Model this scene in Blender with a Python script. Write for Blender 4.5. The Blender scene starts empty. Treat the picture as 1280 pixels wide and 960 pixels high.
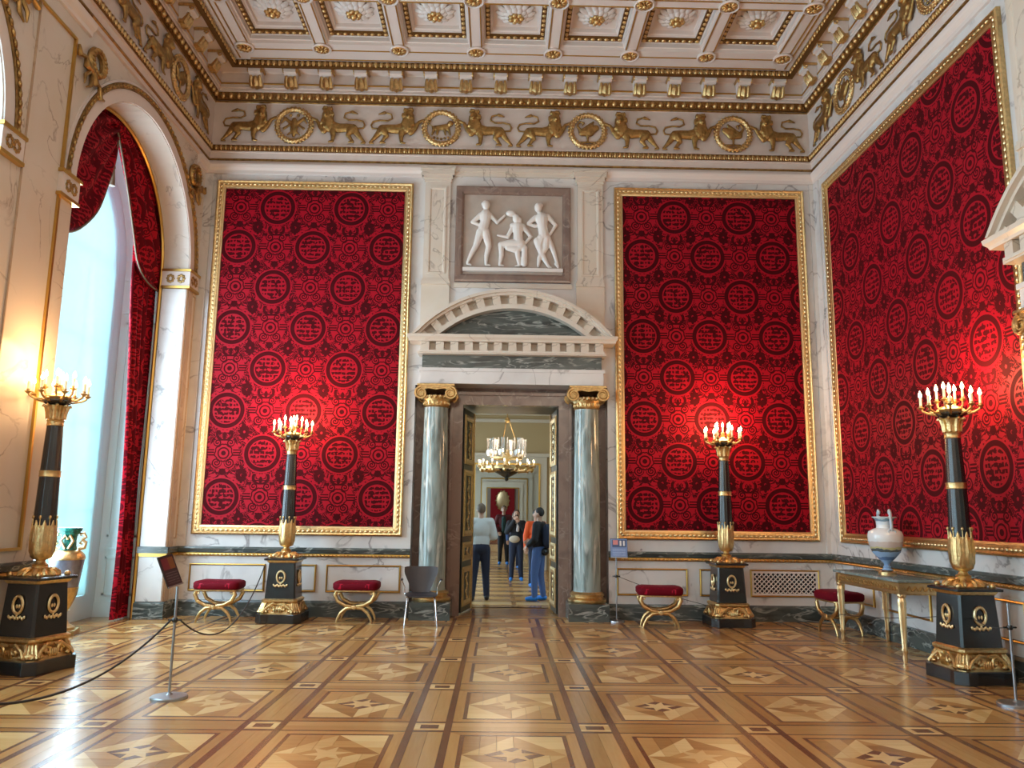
import bpy, bmesh, math, random
from mathutils import Vector, Matrix
random.seed(7)
PI = math.pi
C = bpy.context.scene.collection
S = bpy.context.scene

# ------------------------------------------------------------------ camera
cd = bpy.data.cameras.new('camera'); cam = bpy.data.objects.new('camera', cd); C.objects.link(cam)
cd.sensor_width = 36; cd.lens = 989.8 / 1280 * 36; cd.clip_start = .05; cd.clip_end = 300
def cam_axes(p, r, y):
    cp, sp, cr, sr, cy, sy = math.cos(p), math.sin(p), math.cos(r), math.sin(r), math.cos(y), math.sin(y)
    f = Vector((sy*cp, cy*cp, sp)); rt = Vector((cy, -sy, 0)); up = rt.cross(f)
    return rt*cr + up*sr, up*cr - rt*sr, f
rt, up, fw = cam_axes(.1631, .0128, .0156)
m = Matrix((rt, up, -fw)).transposed().to_4x4(); m.translation = Vector((0, 0, 1.62))
cam.matrix_world = m
S.camera = cam

# ------------------------------------------------------------------ world (daylight outside the windows)
w = bpy.data.worlds.new('sky'); S.world = w; w.use_nodes = True
bg = w.node_tree.nodes['Background']; bg.inputs[0].default_value = (.62, .88, 1, 1); bg.inputs[1].default_value = 7.5
S.view_settings.view_transform = 'Standard'; S.view_settings.look = 'None'; S.view_settings.gamma = 1
S.view_settings.exposure = -0.44; S.view_settings.use_curve_mapping = False
S.cycles.max_bounces = 8; S.cycles.diffuse_bounces = 5; S.cycles.glossy_bounces = 4
S.cycles.sample_clamp_indirect = 6; S.cycles.caustics_reflective = False; S.cycles.caustics_refractive = False

def lamp(name, kind, loc, energy, color, size=.2, rot=None, sy=None):
    l = bpy.data.lights.new(name, kind); l.energy = energy; l.color = color
    if kind == 'AREA':
        l.shape = 'RECTANGLE'; l.size = size; l.size_y = sy or size
    elif kind == 'POINT': l.shadow_soft_size = size
    o = bpy.data.objects.new(name, l); C.objects.link(o); o.location = loc
    if rot: o.rotation_euler = rot
    return o
DAY = (.64, .83, 1)
# daylight pouring in at each window (just inside the sashes), facing the room
for yc, pw in ((10.7, 620), (5.8, 330), (.9, 250)):
    lamp('window_light', 'AREA', (-5.98, yc, 3.6), pw, DAY, 5.6, (0, -PI/2, 0), 2.6)
WARM = (1, .80, .62)
# added warm fill lamps, unseen, above and around the camera
for p, e in (((-1.6, 1.6, 5.2), 185), ((2.0, 1.6, 5.2), 185), ((.2, -1.0, 5.2), 150)):
    lamp('chandelier_light', 'POINT', p, e, WARM, .7)

# ------------------------------------------------------------------ mesh helper
class MB:
    def __init__(s): s.v = []; s.f = []; s.mi = []; s.cur = 0
    def add(s, vs, fs):
        b = len(s.v); s.v += [tuple(x) for x in vs]
        for f in fs: s.f.append(tuple(b+i for i in f)); s.mi.append(s.cur)
    def box(s, a, b, taper=None):
        x0,y0,z0 = a; x1,y1,z1 = b
        vs = [(x0,y0,z0),(x1,y0,z0),(x1,y1,z0),(x0,y1,z0),(x0,y0,z1),(x1,y0,z1),(x1,y1,z1),(x0,y1,z1)]
        if taper is not None:
            cx,cy = (x0+x1)/2,(y0+y1)/2
            vs = vs[:4] + [(cx+(x-cx)*taper, cy+(y-cy)*taper, z) for x,y,z in vs[4:]]
        s.add(vs, [(0,3,2,1),(4,5,6,7),(0,1,5,4),(1,2,6,5),(2,3,7,6),(3,0,4,7)])
        return s
    def cbox(s, c, h): return s.box([c[i]-h[i] for i in range(3)], [c[i]+h[i] for i in range(3)])
    def lathe(s, prof, n=24, c=(0,0,0), ripple=0, rn=0, cap=True):
        vs = []; fs = []; m = len(prof)
        for i in range(n):
            a = 2*PI*i/n
            for r, z in prof:
                k = 1 + (ripple*math.cos(rn*a) if rn else 0)
                vs.append((c[0]+r*k*math.cos(a), c[1]+r*k*math.sin(a), c[2]+z))
        for i in range(n):
            j = (i+1) % n
            for k in range(m-1): fs.append((i*m+k, j*m+k, j*m+k+1, i*m+k+1))
        if cap:
            fs.append(tuple(i*m for i in reversed(range(n)))); fs.append(tuple(i*m+m-1 for i in range(n)))
        s.add(vs, fs); return s
    def sq(s, prof, c=(0,0,0), ch=0, conc=0):
        """square (chamfered) section swept up a profile of (half width, z)"""
        vs = []
        for h, z in prof:
            k = ch*h
            pts = [(h,-h+k),(h,h-k),(h-k,h),(-h+k,h),(-h,h-k),(-h,-h+k),(-h+k,-h),(h-k,-h)] if ch else [(h,-h),(h,h),(-h,h),(-h,-h)]
            vs += [(c[0]+x, c[1]+y, c[2]+z) for x, y in pts]
        n = 8 if ch else 4; fs = []
        for i in range(len(prof)-1):
            for j in range(n): fs.append((i*n+j, i*n+(j+1)%n, (i+1)*n+(j+1)%n, (i+1)*n+j))
        fs.append(tuple(reversed(range(n)))); fs.append(tuple((len(prof)-1)*n+j for j in range(n)))
        s.add(vs, fs); return s
    def ball(s, c, r, seg=10, rings=6, M=None):
        if not hasattr(r, '__len__'): r = (r, r, r)
        vs = [(0,0,1)]; fs = []
        for i in range(1, rings):
            t = PI*i/rings
            for j in range(seg):
                a = 2*PI*j/seg; vs.append((math.sin(t)*math.cos(a), math.sin(t)*math.sin(a), math.cos(t)))
        vs.append((0,0,-1)); L = len(vs)-1
        for j in range(seg): fs.append((0, 1+j, 1+(j+1)%seg))
        for i in range(rings-2):
            for j in range(seg):
                a = 1+i*seg+j; b = 1+i*seg+(j+1)%seg; fs.append((a, a+seg, b+seg, b))
        for j in range(seg): fs.append((L, L-seg+(j+1)%seg, L-seg+j))
        out = []
        for x,y,z in vs:
            p = Vector((x*r[0], y*r[1], z*r[2]))
            if M: p = M @ p
            out.append((c[0]+p.x, c[1]+p.y, c[2]+p.z))
        s.add(out, fs); return s
    def tube(s, pts, r, n=8, closed=False, flat=None, cap=True):
        pts = [Vector(p) for p in pts]; m = len(pts)
        if not hasattr(r, '__len__'): r = [r]*m
        ref = None; vs = []; fs = []
        for i, p in enumerate(pts):
            t = (pts[(i+1)%m]-pts[i-1]) if closed else (pts[min(i+1,m-1)]-pts[max(i-1,0)])
            if t.length < 1e-9: t = Vector((0,0,1))
            t.normalize()
            if ref is None:
                ref = Vector((0,0,1)) if abs(t.z) < .9 else Vector((1,0,0))
            a = (ref - t*ref.dot(t)); a.normalize(); b = t.cross(a); ref = a
            for j in range(n):
                q = 2*PI*j/n; d = a*math.cos(q)*r[i] + b*math.sin(q)*r[i]
                if flat: d = Vector((d.x*flat[0], d.y*flat[1], d.z*flat[2]))
                vs.append(tuple(p+d))
        for i in range(m if closed else m-1):
            k = (i+1) % m
            for j in range(n): fs.append((i*n+j, i*n+(j+1)%n, k*n+(j+1)%n, k*n+j))
        if cap and not closed:
            fs.append(tuple(reversed(range(n)))); fs.append(tuple((m-1)*n+j for j in range(n)))
        s.add(vs, fs); return s
    def limb(s, pts, r, n=8, flat=None):
        s.tube(pts, r, n, flat=flat)
        for p, q in zip(pts, r):
            s.ball(p, q if not flat else [q*k for k in flat], n, 5)
        return s
    def prism(s, poly, y0, y1, axis='y'):
        n = len(poly)
        P = lambda x, z, y: (x, y, z) if axis == 'y' else ((y, x, z) if axis == 'x' else (x, z, y))
        s.add([P(x,z,y0) for x,z in poly] + [P(x,z,y1) for x,z in poly],
              [tuple(range(n)), tuple(reversed(range(n,2*n)))] + [(i,(i+n),(i+1)%n+n,(i+1)%n) for i in range(n)])
        return s
    def ringflat(s, c, r0, r1, n, y0, y1, a0=0, a1=2*PI):
        """annular block in the XZ plane between y0 and y1"""
        vs = []; fs = []
        for i in range(n+1):
            a = a0+(a1-a0)*i/n
            for r in (r0, r1):
                for y in (y0, y1): vs.append((c[0]+r*math.cos(a), y, c[1]+r*math.sin(a)))
        for i in range(n):
            a = i*4; b = a+4
            fs += [(a,b,b+2,a+2),(a+1,a+3,b+3,b+1),(a,a+1,b+1,b),(a+2,b+2,b+3,a+3)]
        fs += [(0,2,3,1), (n*4, n*4+1, n*4+3, n*4+2)]
        s.add(vs, fs); return s
    def xf(s, M, start=0):
        for i in range(start, len(s.v)): s.v[i] = tuple(M @ Vector(s.v[i]))
        return s
    def mesh(s, name, mats, smooth=None, bevel=0):
        me = bpy.data.meshes.new(name); me.from_pydata(s.v, [], s.f)
        for mm in (mats if isinstance(mats, (list, tuple)) else [mats]): me.materials.append(mm)
        if any(s.mi): me.polygons.foreach_set('material_index', s.mi)
        bm = bmesh.new(); bm.from_mesh(me); bmesh.ops.recalc_face_normals(bm, faces=bm.faces); bm.to_mesh(me); bm.free()
        if smooth:
            me.polygons.foreach_set('use_smooth', [True]*len(me.polygons)); me.set_sharp_from_angle(angle=math.radians(smooth))
        me.update(); return me

def link(name, me, parent=None, loc=None, rz=None):
    o = bpy.data.objects.new(name, me); C.objects.link(o)
    if parent: o.parent = parent
    if loc is not None: o.location = loc
    if rz is not None: o.rotation_euler = (0,0,rz)
    return o
def part(name, mb, mat, parent=None, smooth=None, bev=0, loc=None, rz=None, label=None):
    o = link(name, mb.mesh(name, mat, smooth), parent, loc, rz)
    if bev:
        b = o.modifiers.new('bevel', 'BEVEL'); b.width = bev; b.segments = 1; b.limit_method = 'ANGLE'
    if label: o['label'] = label
    return o
def tag(o, label, cat, group=None):
    o['label'] = label; o['category'] = cat
    if group: o['group'] = group
    return o
def thing(name, label, cat, loc=(0,0,0), rz=0, group=None):
    o = link(name, None, None, loc, rz); return tag(o, label, cat, group)
def struct(name, mb, mat, parent=None, smooth=None):
    o = part(name, mb, mat, parent, smooth)
    o['kind'] = 'structure'
    return o
def stuff(o): o['kind'] = 'stuff'; return o
def dup(root, loc=None, rz=None, label=None, group=None):
    def rec(o, par):
        c = o.copy(); C.objects.link(c); c.parent = par
        for ch in o.children: rec(ch, c)
        return c
    r = rec(root, None)
    if loc is not None: r.location = loc
    if rz is not None: r.rotation_euler = (0,0,rz)
    if label: r['label'] = label
    if group: r['group'] = group
    return r
def voxel(mb, size, mat, name, smooth_it=6):
    """fuse overlapping solids into one continuous surface"""
    o = bpy.data.objects.new('tmp', mb.mesh(name, mat)); C.objects.link(o)
    r = o.modifiers.new('r', 'REMESH'); r.mode = 'VOXEL'; r.voxel_size = size; r.use_smooth_shade = True
    sm = o.modifiers.new('s', 'SMOOTH'); sm.iterations = smooth_it; sm.factor = .5
    bpy.context.view_layer.update()
    dg = bpy.context.evaluated_depsgraph_get()
    me = bpy.data.meshes.new_from_object(o.evaluated_get(dg), depsgraph=dg); me.name = name
    me.materials.clear()
    for mm in (mat if isinstance(mat,(list,tuple)) else [mat]): me.materials.append(mm)
    old = o.data; bpy.data.objects.remove(o); bpy.data.meshes.remove(old)
    return me

# ------------------------------------------------------------------ materials
class E:
    """tiny expression builder over Math nodes"""
    T = None
    def __init__(s, k): s.k = k
    @staticmethod
    def op(o, *a):
        n = E.T.nodes.new('ShaderNodeMath'); n.operation = o
        for i, x in enumerate(a):
            if isinstance(x, E): E.T.links.new(x.k, n.inputs[i])
            else: n.inputs[i].default_value = x
        return E(n.outputs[0])
    def __add__(s, o): return E.op('ADD', s, o)
    __radd__ = __add__
    def __sub__(s, o): return E.op('SUBTRACT', s, o)
    def __rsub__(s, o): return E.op('SUBTRACT', o, s)
    def __mul__(s, o): return E.op('MULTIPLY', s, o)
    __rmul__ = __mul__
    def __truediv__(s, o): return E.op('DIVIDE', s, o)
    def lt(s, o): return E.op('LESS_THAN', s, o)
    def gt(s, o): return E.op('GREATER_THAN', s, o)
    def abs(s): return E.op('ABSOLUTE', s)
    def sin(s): return E.op('SINE', s)
    def fract(s): return E.op('FRACT', s)
    def max(s, o): return E.op('MAXIMUM', s, o)
def hyp(x, y): return E.op('SQRT', x*x + y*y)
def band(r, c, h): return (r-c).abs().lt(h)

def mat(name, col, rough=.5, metal=0., spec=.5, bump=0, bscale=40, emit=None, es=0, coat=0, var=0, vscale=6):
    m = bpy.data.materials.new(name); m.use_nodes = True; t = m.node_tree; b = t.nodes['Principled BSDF']
    b.inputs['Base Color'].default_value = (*col, 1); b.inputs['Roughness'].default_value = rough
    b.inputs['Metallic'].default_value = metal; b.inputs['Specular IOR Level'].default_value = spec
    b.inputs['Coat Weight'].default_value = coat; b.inputs['Coat Roughness'].default_value = .1
    if emit: b.inputs['Emission Color'].default_value = (*emit, 1); b.inputs['Emission Strength'].default_value = es
    if bump or var:
        tc = t.nodes.new('ShaderNodeTexCoord')
    if bump:
        n = t.nodes.new('ShaderNodeTexNoise'); n.inputs['Scale'].default_value = bscale; n.inputs['Detail'].default_value = 4
        t.links.new(tc.outputs['Object'], n.inputs['Vector'])
        bp = t.nodes.new('ShaderNodeBump'); bp.inputs['Strength'].default_value = bump; bp.inputs['Distance'].default_value = .01
        t.links.new(n.outputs['Fac'], bp.inputs['Height']); t.links.new(bp.outputs[0], b.inputs['Normal'])
    if var:
        n = t.nodes.new('ShaderNodeTexNoise'); n.inputs['Scale'].default_value = vscale; n.inputs['Detail'].default_value = 5
        t.links.new(tc.outputs['Object'], n.inputs['Vector'])
        r = t.nodes.new('ShaderNodeValToRGB'); r.color_ramp.elements[0].position = .35; r.color_ramp.elements[1].position = .65
        r.color_ramp.elements[0].color = (*[c*(1-var) for c in col], 1); r.color_ramp.elements[1].color = (*[min(1,c*(1+var)) for c in col], 1)
        t.links.new(n.outputs['Fac'], r.inputs[0]); t.links.new(r.outputs[0], b.inputs['Base Color'])
    return m

def marble(name, base, vein, scale=1.0, width=.035, amount=.7, cloud=None, rough=.22, stretch=(1,1,1), dist=1.2):
    m = bpy.data.materials.new(name); m.use_nodes = True; t = m.node_tree; b = t.nodes['Principled BSDF']
    N = t.nodes.new; Lk = t.links.new
    tc = N('ShaderNodeTexCoord'); mp = N('ShaderNodeMapping'); mp.inputs['Scale'].default_value = stretch; mp.inputs['Rotation'].default_value = (.4,.5,.3)
    Lk(tc.outputs['Object'], mp.inputs['Vector'])
    n1 = N('ShaderNodeTexNoise'); n1.inputs['Scale'].default_value = scale; n1.inputs['Detail'].default_value = 7; n1.inputs['Distortion'].default_value = dist
    n2 = N('ShaderNodeTexNoise'); n2.inputs['Scale'].default_value = scale*1.7; n2.inputs['Detail'].default_value = 3
    Lk(mp.outputs[0], n1.inputs['Vector']); Lk(mp.outputs[0], n2.inputs['Vector'])
    E.T = t
    a = (E(n1.outputs['Fac'])-.5).abs()
    v = 1-E.op('SMOOTH_MIN', a/width, 1.0, .2)
    v = E.op('MAXIMUM', v, 0.0)
    g = E.op('MULTIPLY', v, E.op('MINIMUM', E.op('MAXIMUM', (E(n2.outputs['Fac'])-.42)*6, 0.0), 1.0))*amount
    mix = N('ShaderNodeMix'); mix.data_type = 'RGBA'
    cl = N('ShaderNodeMix'); cl.data_type = 'RGBA'
    cl.inputs['A'].default_value = (*base,1); cl.inputs['B'].default_value = (*(cloud or [c*.86 for c in base]),1)
    cf = E.op('MINIMUM', E.op('MAXIMUM', (E(n2.outputs['Fac'])-.45)*4, 0.0), 1.0)
    Lk(cf.k, cl.inputs['Factor'])
    Lk(cl.outputs['Result'], mix.inputs['A']); mix.inputs['B'].default_value = (*vein,1); Lk(g.k, mix.inputs['Factor'])
    Lk(mix.outputs['Result'], b.inputs['Base Color']); b.inputs['Roughness'].default_value = rough
    return m

def damask(name, W, H, light, dark, axes=('X','Z'), off=(0,0)):
    m = bpy.data.materials.new(name); m.use_nodes = True; t = m.node_tree; b = t.nodes['Principled BSDF']; E.T = t
    N = t.nodes.new; Lk = t.links.new
    tc = N('ShaderNodeTexCoord'); sp = N('ShaderNodeSeparateXYZ'); Lk(tc.outputs['Object'], sp.inputs[0])
    nz = N('ShaderNodeTexNoise'); nz.inputs['Scale'].default_value = 17; nz.inputs['Detail'].default_value = 1
    Lk(tc.outputs['Object'], nz.inputs['Vector'])
    nf = E(nz.outputs['Fac'])
    u = E(sp.outputs[axes[0]]) - off[0]; v = E(sp.outputs[axes[1]]) - off[1]
    def cell(a, c):
        x = (a/W); x = (x - E.op('ROUND', x)); x = x.abs()*W
        y = (c/H); y = (y - E.op('ROUND', y))*H
        r = hyp(x, y); th = E.op('ARCTAN2', y, x)
        d = band(r, .258, .033)
        rows = ((y*88).sin() + (nf-.5)*5).gt(-.35)
        rows2 = ((x*120).sin()*1.2 + (nf-.5)*6).gt(-1.0)
        d = d.max(rows*rows2*r.lt(.205))
        mx = W/2 - x
        r2 = hyp(mx, y); t2 = E.op('ARCTAN2', y, mx)
        d = d.max(r2.lt(.038)).max(band(r2, .085, .012)).max(band(r2 + (t2*8).sin()*.008, .138, .010))
        for cx, cy, R, sg in ((.10, -.155, .085, 1), (.105, .17, .068, -1)):
            vx = mx-cx; vy = y-cy; rv = hyp(vx, vy); tv = E.op('ARCTAN2', vy, vx)
            d = d.max((rv*26 + tv*(sg/(2*PI)) ).fract().gt(.45)*rv.lt(R))
        d = d.max(((y*150).sin().gt(-.2))*(y.abs().lt(.062))*band(mx, .215, .065))
        vy = y-.31; r4 = hyp(mx, vy*1.15)
        d = d.max(band(r4, .12, .024)*(y.lt(.37)*y.gt(.2)))
        d = d.max((hyp(mx, (y-.27)*.5)).lt(.028))
        # leafy masses between four medallions
        q = hyp(x-W*.25, (y.abs()-H*.255)*.7); tq = E.op('ARCTAN2', y.abs()-H*.255, x-W*.25)
        d = d.max((q + (tq*7).sin()*.014).lt(.075)*q.gt(.02))
        d = d.max(hyp(mx, y+.30).lt(.055))
        cv = N('ShaderNodeCombineXYZ'); Lk(x.k, cv.inputs[0]); Lk(y.k, cv.inputs[1])
        fz = N('ShaderNodeTexNoise'); fz.noise_dimensions = '2D'; fz.inputs['Scale'].default_value = 11; fz.inputs['Detail'].default_value = 2; fz.inputs['Distortion'].default_value = .6; Lk(cv.outputs[0], fz.inputs['Vector'])
        ff = E(fz.outputs['Fac'])
        fil.append(ff); out_r.append(r.gt(.315)*r2.gt(.25))
        return d
    fil, out_r = [], []
    d = cell(u, v).max(cell(u+W/2, v+H/2))
    d = d.max(band(fil[0], .5, .045)*out_r[0]*out_r[1])
    d = d.max((fil[0].gt(.60))*out_r[0]*out_r[1])
    n3 = N('ShaderNodeTexNoise'); n3.inputs['Scale'].default_value = 2.2; Lk(tc.outputs['Object'], n3.inputs['Vector'])
    mix = N('ShaderNodeMix'); mix.data_type = 'RGBA'; Lk(d.k, mix.inputs['Factor'])
    mix.inputs['A'].default_value = (*light,1); mix.inputs['B'].default_value = (*dark,1)
    Lk(mix.outputs['Result'], b.inputs['Base Color'])
    rr = d*.25 + .5
    Lk(rr.k, b.inputs['Roughness']); b.inputs['Specular IOR Level'].default_value = .12
    b.inputs['Sheen Weight'].default_value = .06; b.inputs['Sheen Roughness'].default_value = .4; b.inputs['Sheen Tint'].default_value = (1,.3,.4,1)
    bp = N('ShaderNodeBump'); bp.inputs['Strength'].default_value = .3; bp.inputs['Distance'].default_value = .003
    Lk(d.k, bp.inputs['Height']); Lk(bp.outputs[0], b.inputs['Normal'])
    return m

def wood(name, c0, c1, rough=.25, grain=14):
    m = bpy.data.materials.new(name); m.use_nodes = True; t = m.node_tree; b = t.nodes['Principled BSDF']; N = t.nodes.new; Lk = t.links.new; E.T = t
    tc = N('ShaderNodeTexCoord'); mp = N('ShaderNodeMapping'); mp.inputs['Scale'].default_value = (1.2, grain, 1)
    g = N('ShaderNodeNewGeometry'); oi = N('ShaderNodeObjectInfo')
    Lk(tc.outputs['Object'], mp.inputs['Vector'])
    rnd = (E(g.outputs['Random Per Island']) + E(oi.outputs['Random'])).fract()
    n = N('ShaderNodeTexNoise'); n.noise_dimensions = '4D'; n.inputs['Scale'].default_value = 3; n.inputs['Detail'].default_value = 5
    Lk(mp.outputs[0], n.inputs['Vector']); Lk((rnd*9).k, n.inputs['W'])
    f = E(n.outputs['Fac'])*.8 + rnd*.9 - .35
    mix = N('ShaderNodeMix'); mix.data_type = 'RGBA'; mix.clamp_factor = True; Lk(f.k, mix.inputs['Factor'])
    mix.inputs['A'].default_value = (*c0,1); mix.inputs['B'].default_value = (*c1,1)
    Lk(mix.outputs['Result'], b.inputs['Base Color']); b.inputs['Roughness'].default_value = rough
    b.inputs['Coat Weight'].default_value = .12; b.inputs['Coat Roughness'].default_value = .14
    return m

M_white = marble('white_marble', (.72,.70,.68), (.24,.22,.22), 1.1, .020, .85, cloud=(.62,.60,.59))
M_white2 = marble('cream_marble', (.70,.62,.53), (.34,.27,.21), 1.1, .014, .75, cloud=(.68,.59,.48))
M_tan = marble('tan_marble', (.50,.37,.26), (.30,.2,.13), 1.5, .03, .5, cloud=(.56,.43,.31))
M_green = marble('green_marble', (.085,.105,.10), (.40,.43,.40), 1.8, .05, .85, cloud=(.035,.045,.045), stretch=(.7,1,3), dist=2.0)
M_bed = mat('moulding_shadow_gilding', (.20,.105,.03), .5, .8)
M_braid = mat('dull_braid', (.16,.12,.08), .6)
M_cip = marble('cipollino_marble', (.30,.38,.37), (.60,.64,.60), 1.5, .075, .9, cloud=(.105,.125,.11), rough=.1, stretch=(3,3,.6), dist=1.0)
M_mauve = marble('mauve_marble', (.25,.17,.135), (.42,.33,.28), 2.2, .03, .6, cloud=(.17,.115,.095), rough=.2)
M_plaster = mat('pink_plaster', (.68,.58,.52), .7, var=.03)
M_plaster_w = mat('white_plaster', (.76,.68,.63), .65)
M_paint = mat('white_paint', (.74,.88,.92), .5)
M_gold = mat('gilding', (.66,.46,.21), .32, 1.0, bump=.5, bscale=60, var=.15, vscale=25)
M_goldd = mat('old_gilding', (.40,.255,.095), .40, .95, bump=.6, bscale=50, var=.3, vscale=14)
M_goldl = mat('pale_gilding', (.80,.62,.34), .28, 1.0, bump=.4, bscale=60)
M_black = mat('black_bronze', (.012,.014,.015), .25, 0, spec=.7, bump=.03, bscale=30)
M_relief = mat('relief_marble', (.80,.76,.72), .35)
M_slab = mat('relief_ground', (.48,.40,.34), .5, var=.06)
M_dam = damask('red_damask', 1.245, 1.39, (.34,.0035,.015), (.055,.0006,.003))
M_damR = damask('red_damask_narrow', 1.115, 1.39, (.34,.0035,.015), (.055,.0006,.003))
M_damW = damask('red_damask_side', 1.25, 1.39, (.34,.0035,.015), (.055,.0006,.003))
M_velvet = damask('red_velvet', 1.0, 1.1, (.36,.004,.016), (.10,.001,.006), axes=('Y','Z'))
M_seat = damask('red_seat_velvet', .5, .55, (.42,.01,.035), (.13,.002,.01), axes=('X','Y'))
W_mid = wood('oak_parquet', (.30,.135,.036), (.52,.275,.09))
W_light = wood('maple_parquet', (.54,.31,.105), (.76,.52,.235))
W_dark = wood('walnut_parquet', (.11,.036,.014), (.21,.08,.03))
W_tan = wood('ash_parquet', (.36,.18,.052), (.54,.30,.11))
M_joint = mat('floor_joint', (.12,.06,.03), .6)
M_flame = mat('flame', (1,.8,.5), .5, emit=(1,.70,.34), es=24)
M_wax = mat('candle_wax', (.9,.80,.6), .5, emit=(1,.62,.22), es=.5)
M_steel = mat('brushed_steel', (.36,.38,.41), .35, 1)
M_chrome = mat('chrome', (.75,.76,.78), .15, 1)
M_dgreen = mat('dark_green_paint', (.008,.018,.018), .3)
M_goldr = mat('gilt_rail', (.62,.38,.10), .35, 1.0)
# ================================================================== THE HALL
L, R, D, RY = -5.07, 5.38, 12.87, -3.2
FR = {'B': ((0, D, 0), 0.0), 'L': ((L, 0, 0), PI/2), 'R': ((R, 0, 0), -PI/2)}
def fmat(k):
    l, a = FR[k]; return Matrix.Translation(l) @ Matrix.Rotation(a, 4, 'Z')
def at(k, s, y=0, z=0):
    """point on wall k: s along it, y into it (negative = into the room)"""
    return fmat(k) @ Vector((s, y, z))
def onwall(o, k, s, y=0, z=0):
    o.location = at(k, s, y, z); o.rotation_euler = (0, 0, FR[k][1]); return o
def rectframe(mb, x0, x1, z0, z1, prof):
    """mitred frame; prof = (inset, y) points"""
    n = len(prof); vs = []
    for i, y in prof: vs += [(x0+i,y,z0+i),(x1-i,y,z0+i),(x1-i,y,z1-i),(x0+i,y,z1-i)]
    fs = [(k*4+j, k*4+(j+1)%4, (k+1)*4+(j+1)%4, (k+1)*4+j) for k in range(n-1) for j in range(4)]
    mb.add(vs, fs); return mb
def arcpoly(c, r, n=28): return [(c+r*math.cos(PI-PI*i/n), ZS+r*math.sin(PI*i/n)) for i in range(n+1)]
ZS = 5.42; ZT = 7.5
WINS = [(8.95, 12.45), (4.05, 7.55), (-.85, 2.65)]

# floor slab under the parquet
struct('floor', MB().box((L-1.2, RY, -.2), (R+.3, D+1.45, -.006)), M_joint)
FLOOR = bpy.data.objects['floor']

# back wall: left part, right part, above door bay
BX0, BX1 = .195-1.58, .195+1.58
wb = MB().box((L-.1, D, 0), (BX0, D+.35, ZT)).box((BX1, D, 0), (R+.1, D+.35, ZT)).box((BX0, D, 3.70), (BX1, D+.35, ZT))
wb.box((L-.1, D+.0, ZT), (R+.1, D+.35, 9.8))
WB = struct('wall_back', wb, M_white)
wr = MB().box((R, RY, 0), (R+.3, D+.35, 9.8)); WR = struct('wall_right', wr, M_white)
struct('wall_front', MB().box((L-1.3, RY-.3, 0), (R+.3, RY, 9.8)), M_white2)
# left wall: piers, arches and the deep window embrasures
wl = MB()
ys = [D+.05] + [v for a, b in WINS for v in (b, a)] + [RY]
for i in range(0, len(ys), 2): wl.box((ys[i+1], 0, 0), (ys[i], .43, ZT))
for a, b in WINS: wl.prism([(a, ZT)] + arcpoly((a+b)/2, (b-a)/2) + [(b, ZT)], 0, .43)
wl.box((RY, 0, ZT), (D, .43, 9.8))
wl.xf(fmat('L')); WL = struct('wall_left', wl, M_white2)
we = MB()
ys2 = [D+.35] + [v for a, b in WINS for v in (b+.15, a-.15)] + [RY]
for i in range(0, len(ys2), 2): we.box((ys2[i+1], .43, 0), (ys2[i], 1.08, 7.6))
for a, b in WINS: we.prism([(a-.15, 7.6)] + arcpoly((a+b)/2, (b-a)/2+.15) + [(b+.15, 7.6)], .43, 1.08)
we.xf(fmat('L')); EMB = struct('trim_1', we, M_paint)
ww = MB()
ys3 = [D+.35] + [v for a, b in WINS for v in (b-.2, a+.2)] + [RY]
for i in range(0, len(ys3), 2): ww.box((ys3[i+1], 1.08, 0), (ys3[i], 1.25, 7.8))
for a, b in WINS:
    ww.prism([(a+.2, 7.8)] + arcpoly((a+b)/2, (b-a)/2-.2) + [(b-.2, 7.8)], 1.08, 1.25); ww.box((a+.2, 1.08, 0), (b-.2, 1.25, .35))
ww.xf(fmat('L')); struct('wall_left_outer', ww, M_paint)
# embrasure mouldings (far side of the first window bay)
em = MB()
for z0, z1 in ((1.0, 1.05), (5.30, 5.36), (4.75, 4.79)): em.box((12.575, .47, z0), (12.60, 1.06, z1))
em.box((12.57, .45, 0), (12.60, 1.08, .22))
for x0, x1, z0, z1 in ((.53, .98, 1.2, 4.6), (.53, .98, .32, .9)):
    em.box((12.585, x0, z0), (12.60, x1, z0+.03)).box((12.585, x0, z1-.03), (12.60, x1, z1)).box((12.585, x0, z0), (12.60, x0+.03, z1)).box((12.585, x1-.03, z0), (12.60, x1, z1))
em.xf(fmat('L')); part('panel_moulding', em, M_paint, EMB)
M_pane = bpy.data.materials.new('window_glass'); M_pane.use_nodes = True
t = M_pane.node_tree; tr = t.nodes.new('ShaderNodeBsdfTransparent'); gl = t.nodes.new('ShaderNodeBsdfGlossy'); gl.inputs['Roughness'].default_value = .02
mx = t.nodes.new('ShaderNodeMixShader'); mx.inputs[0].default_value = .06; t.links.new(tr.outputs[0], mx.inputs[1]); t.links.new(gl.outputs[0], mx.inputs[2])
t.links.new(mx.outputs[0], t.nodes['Material Output'].inputs[0])
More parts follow.
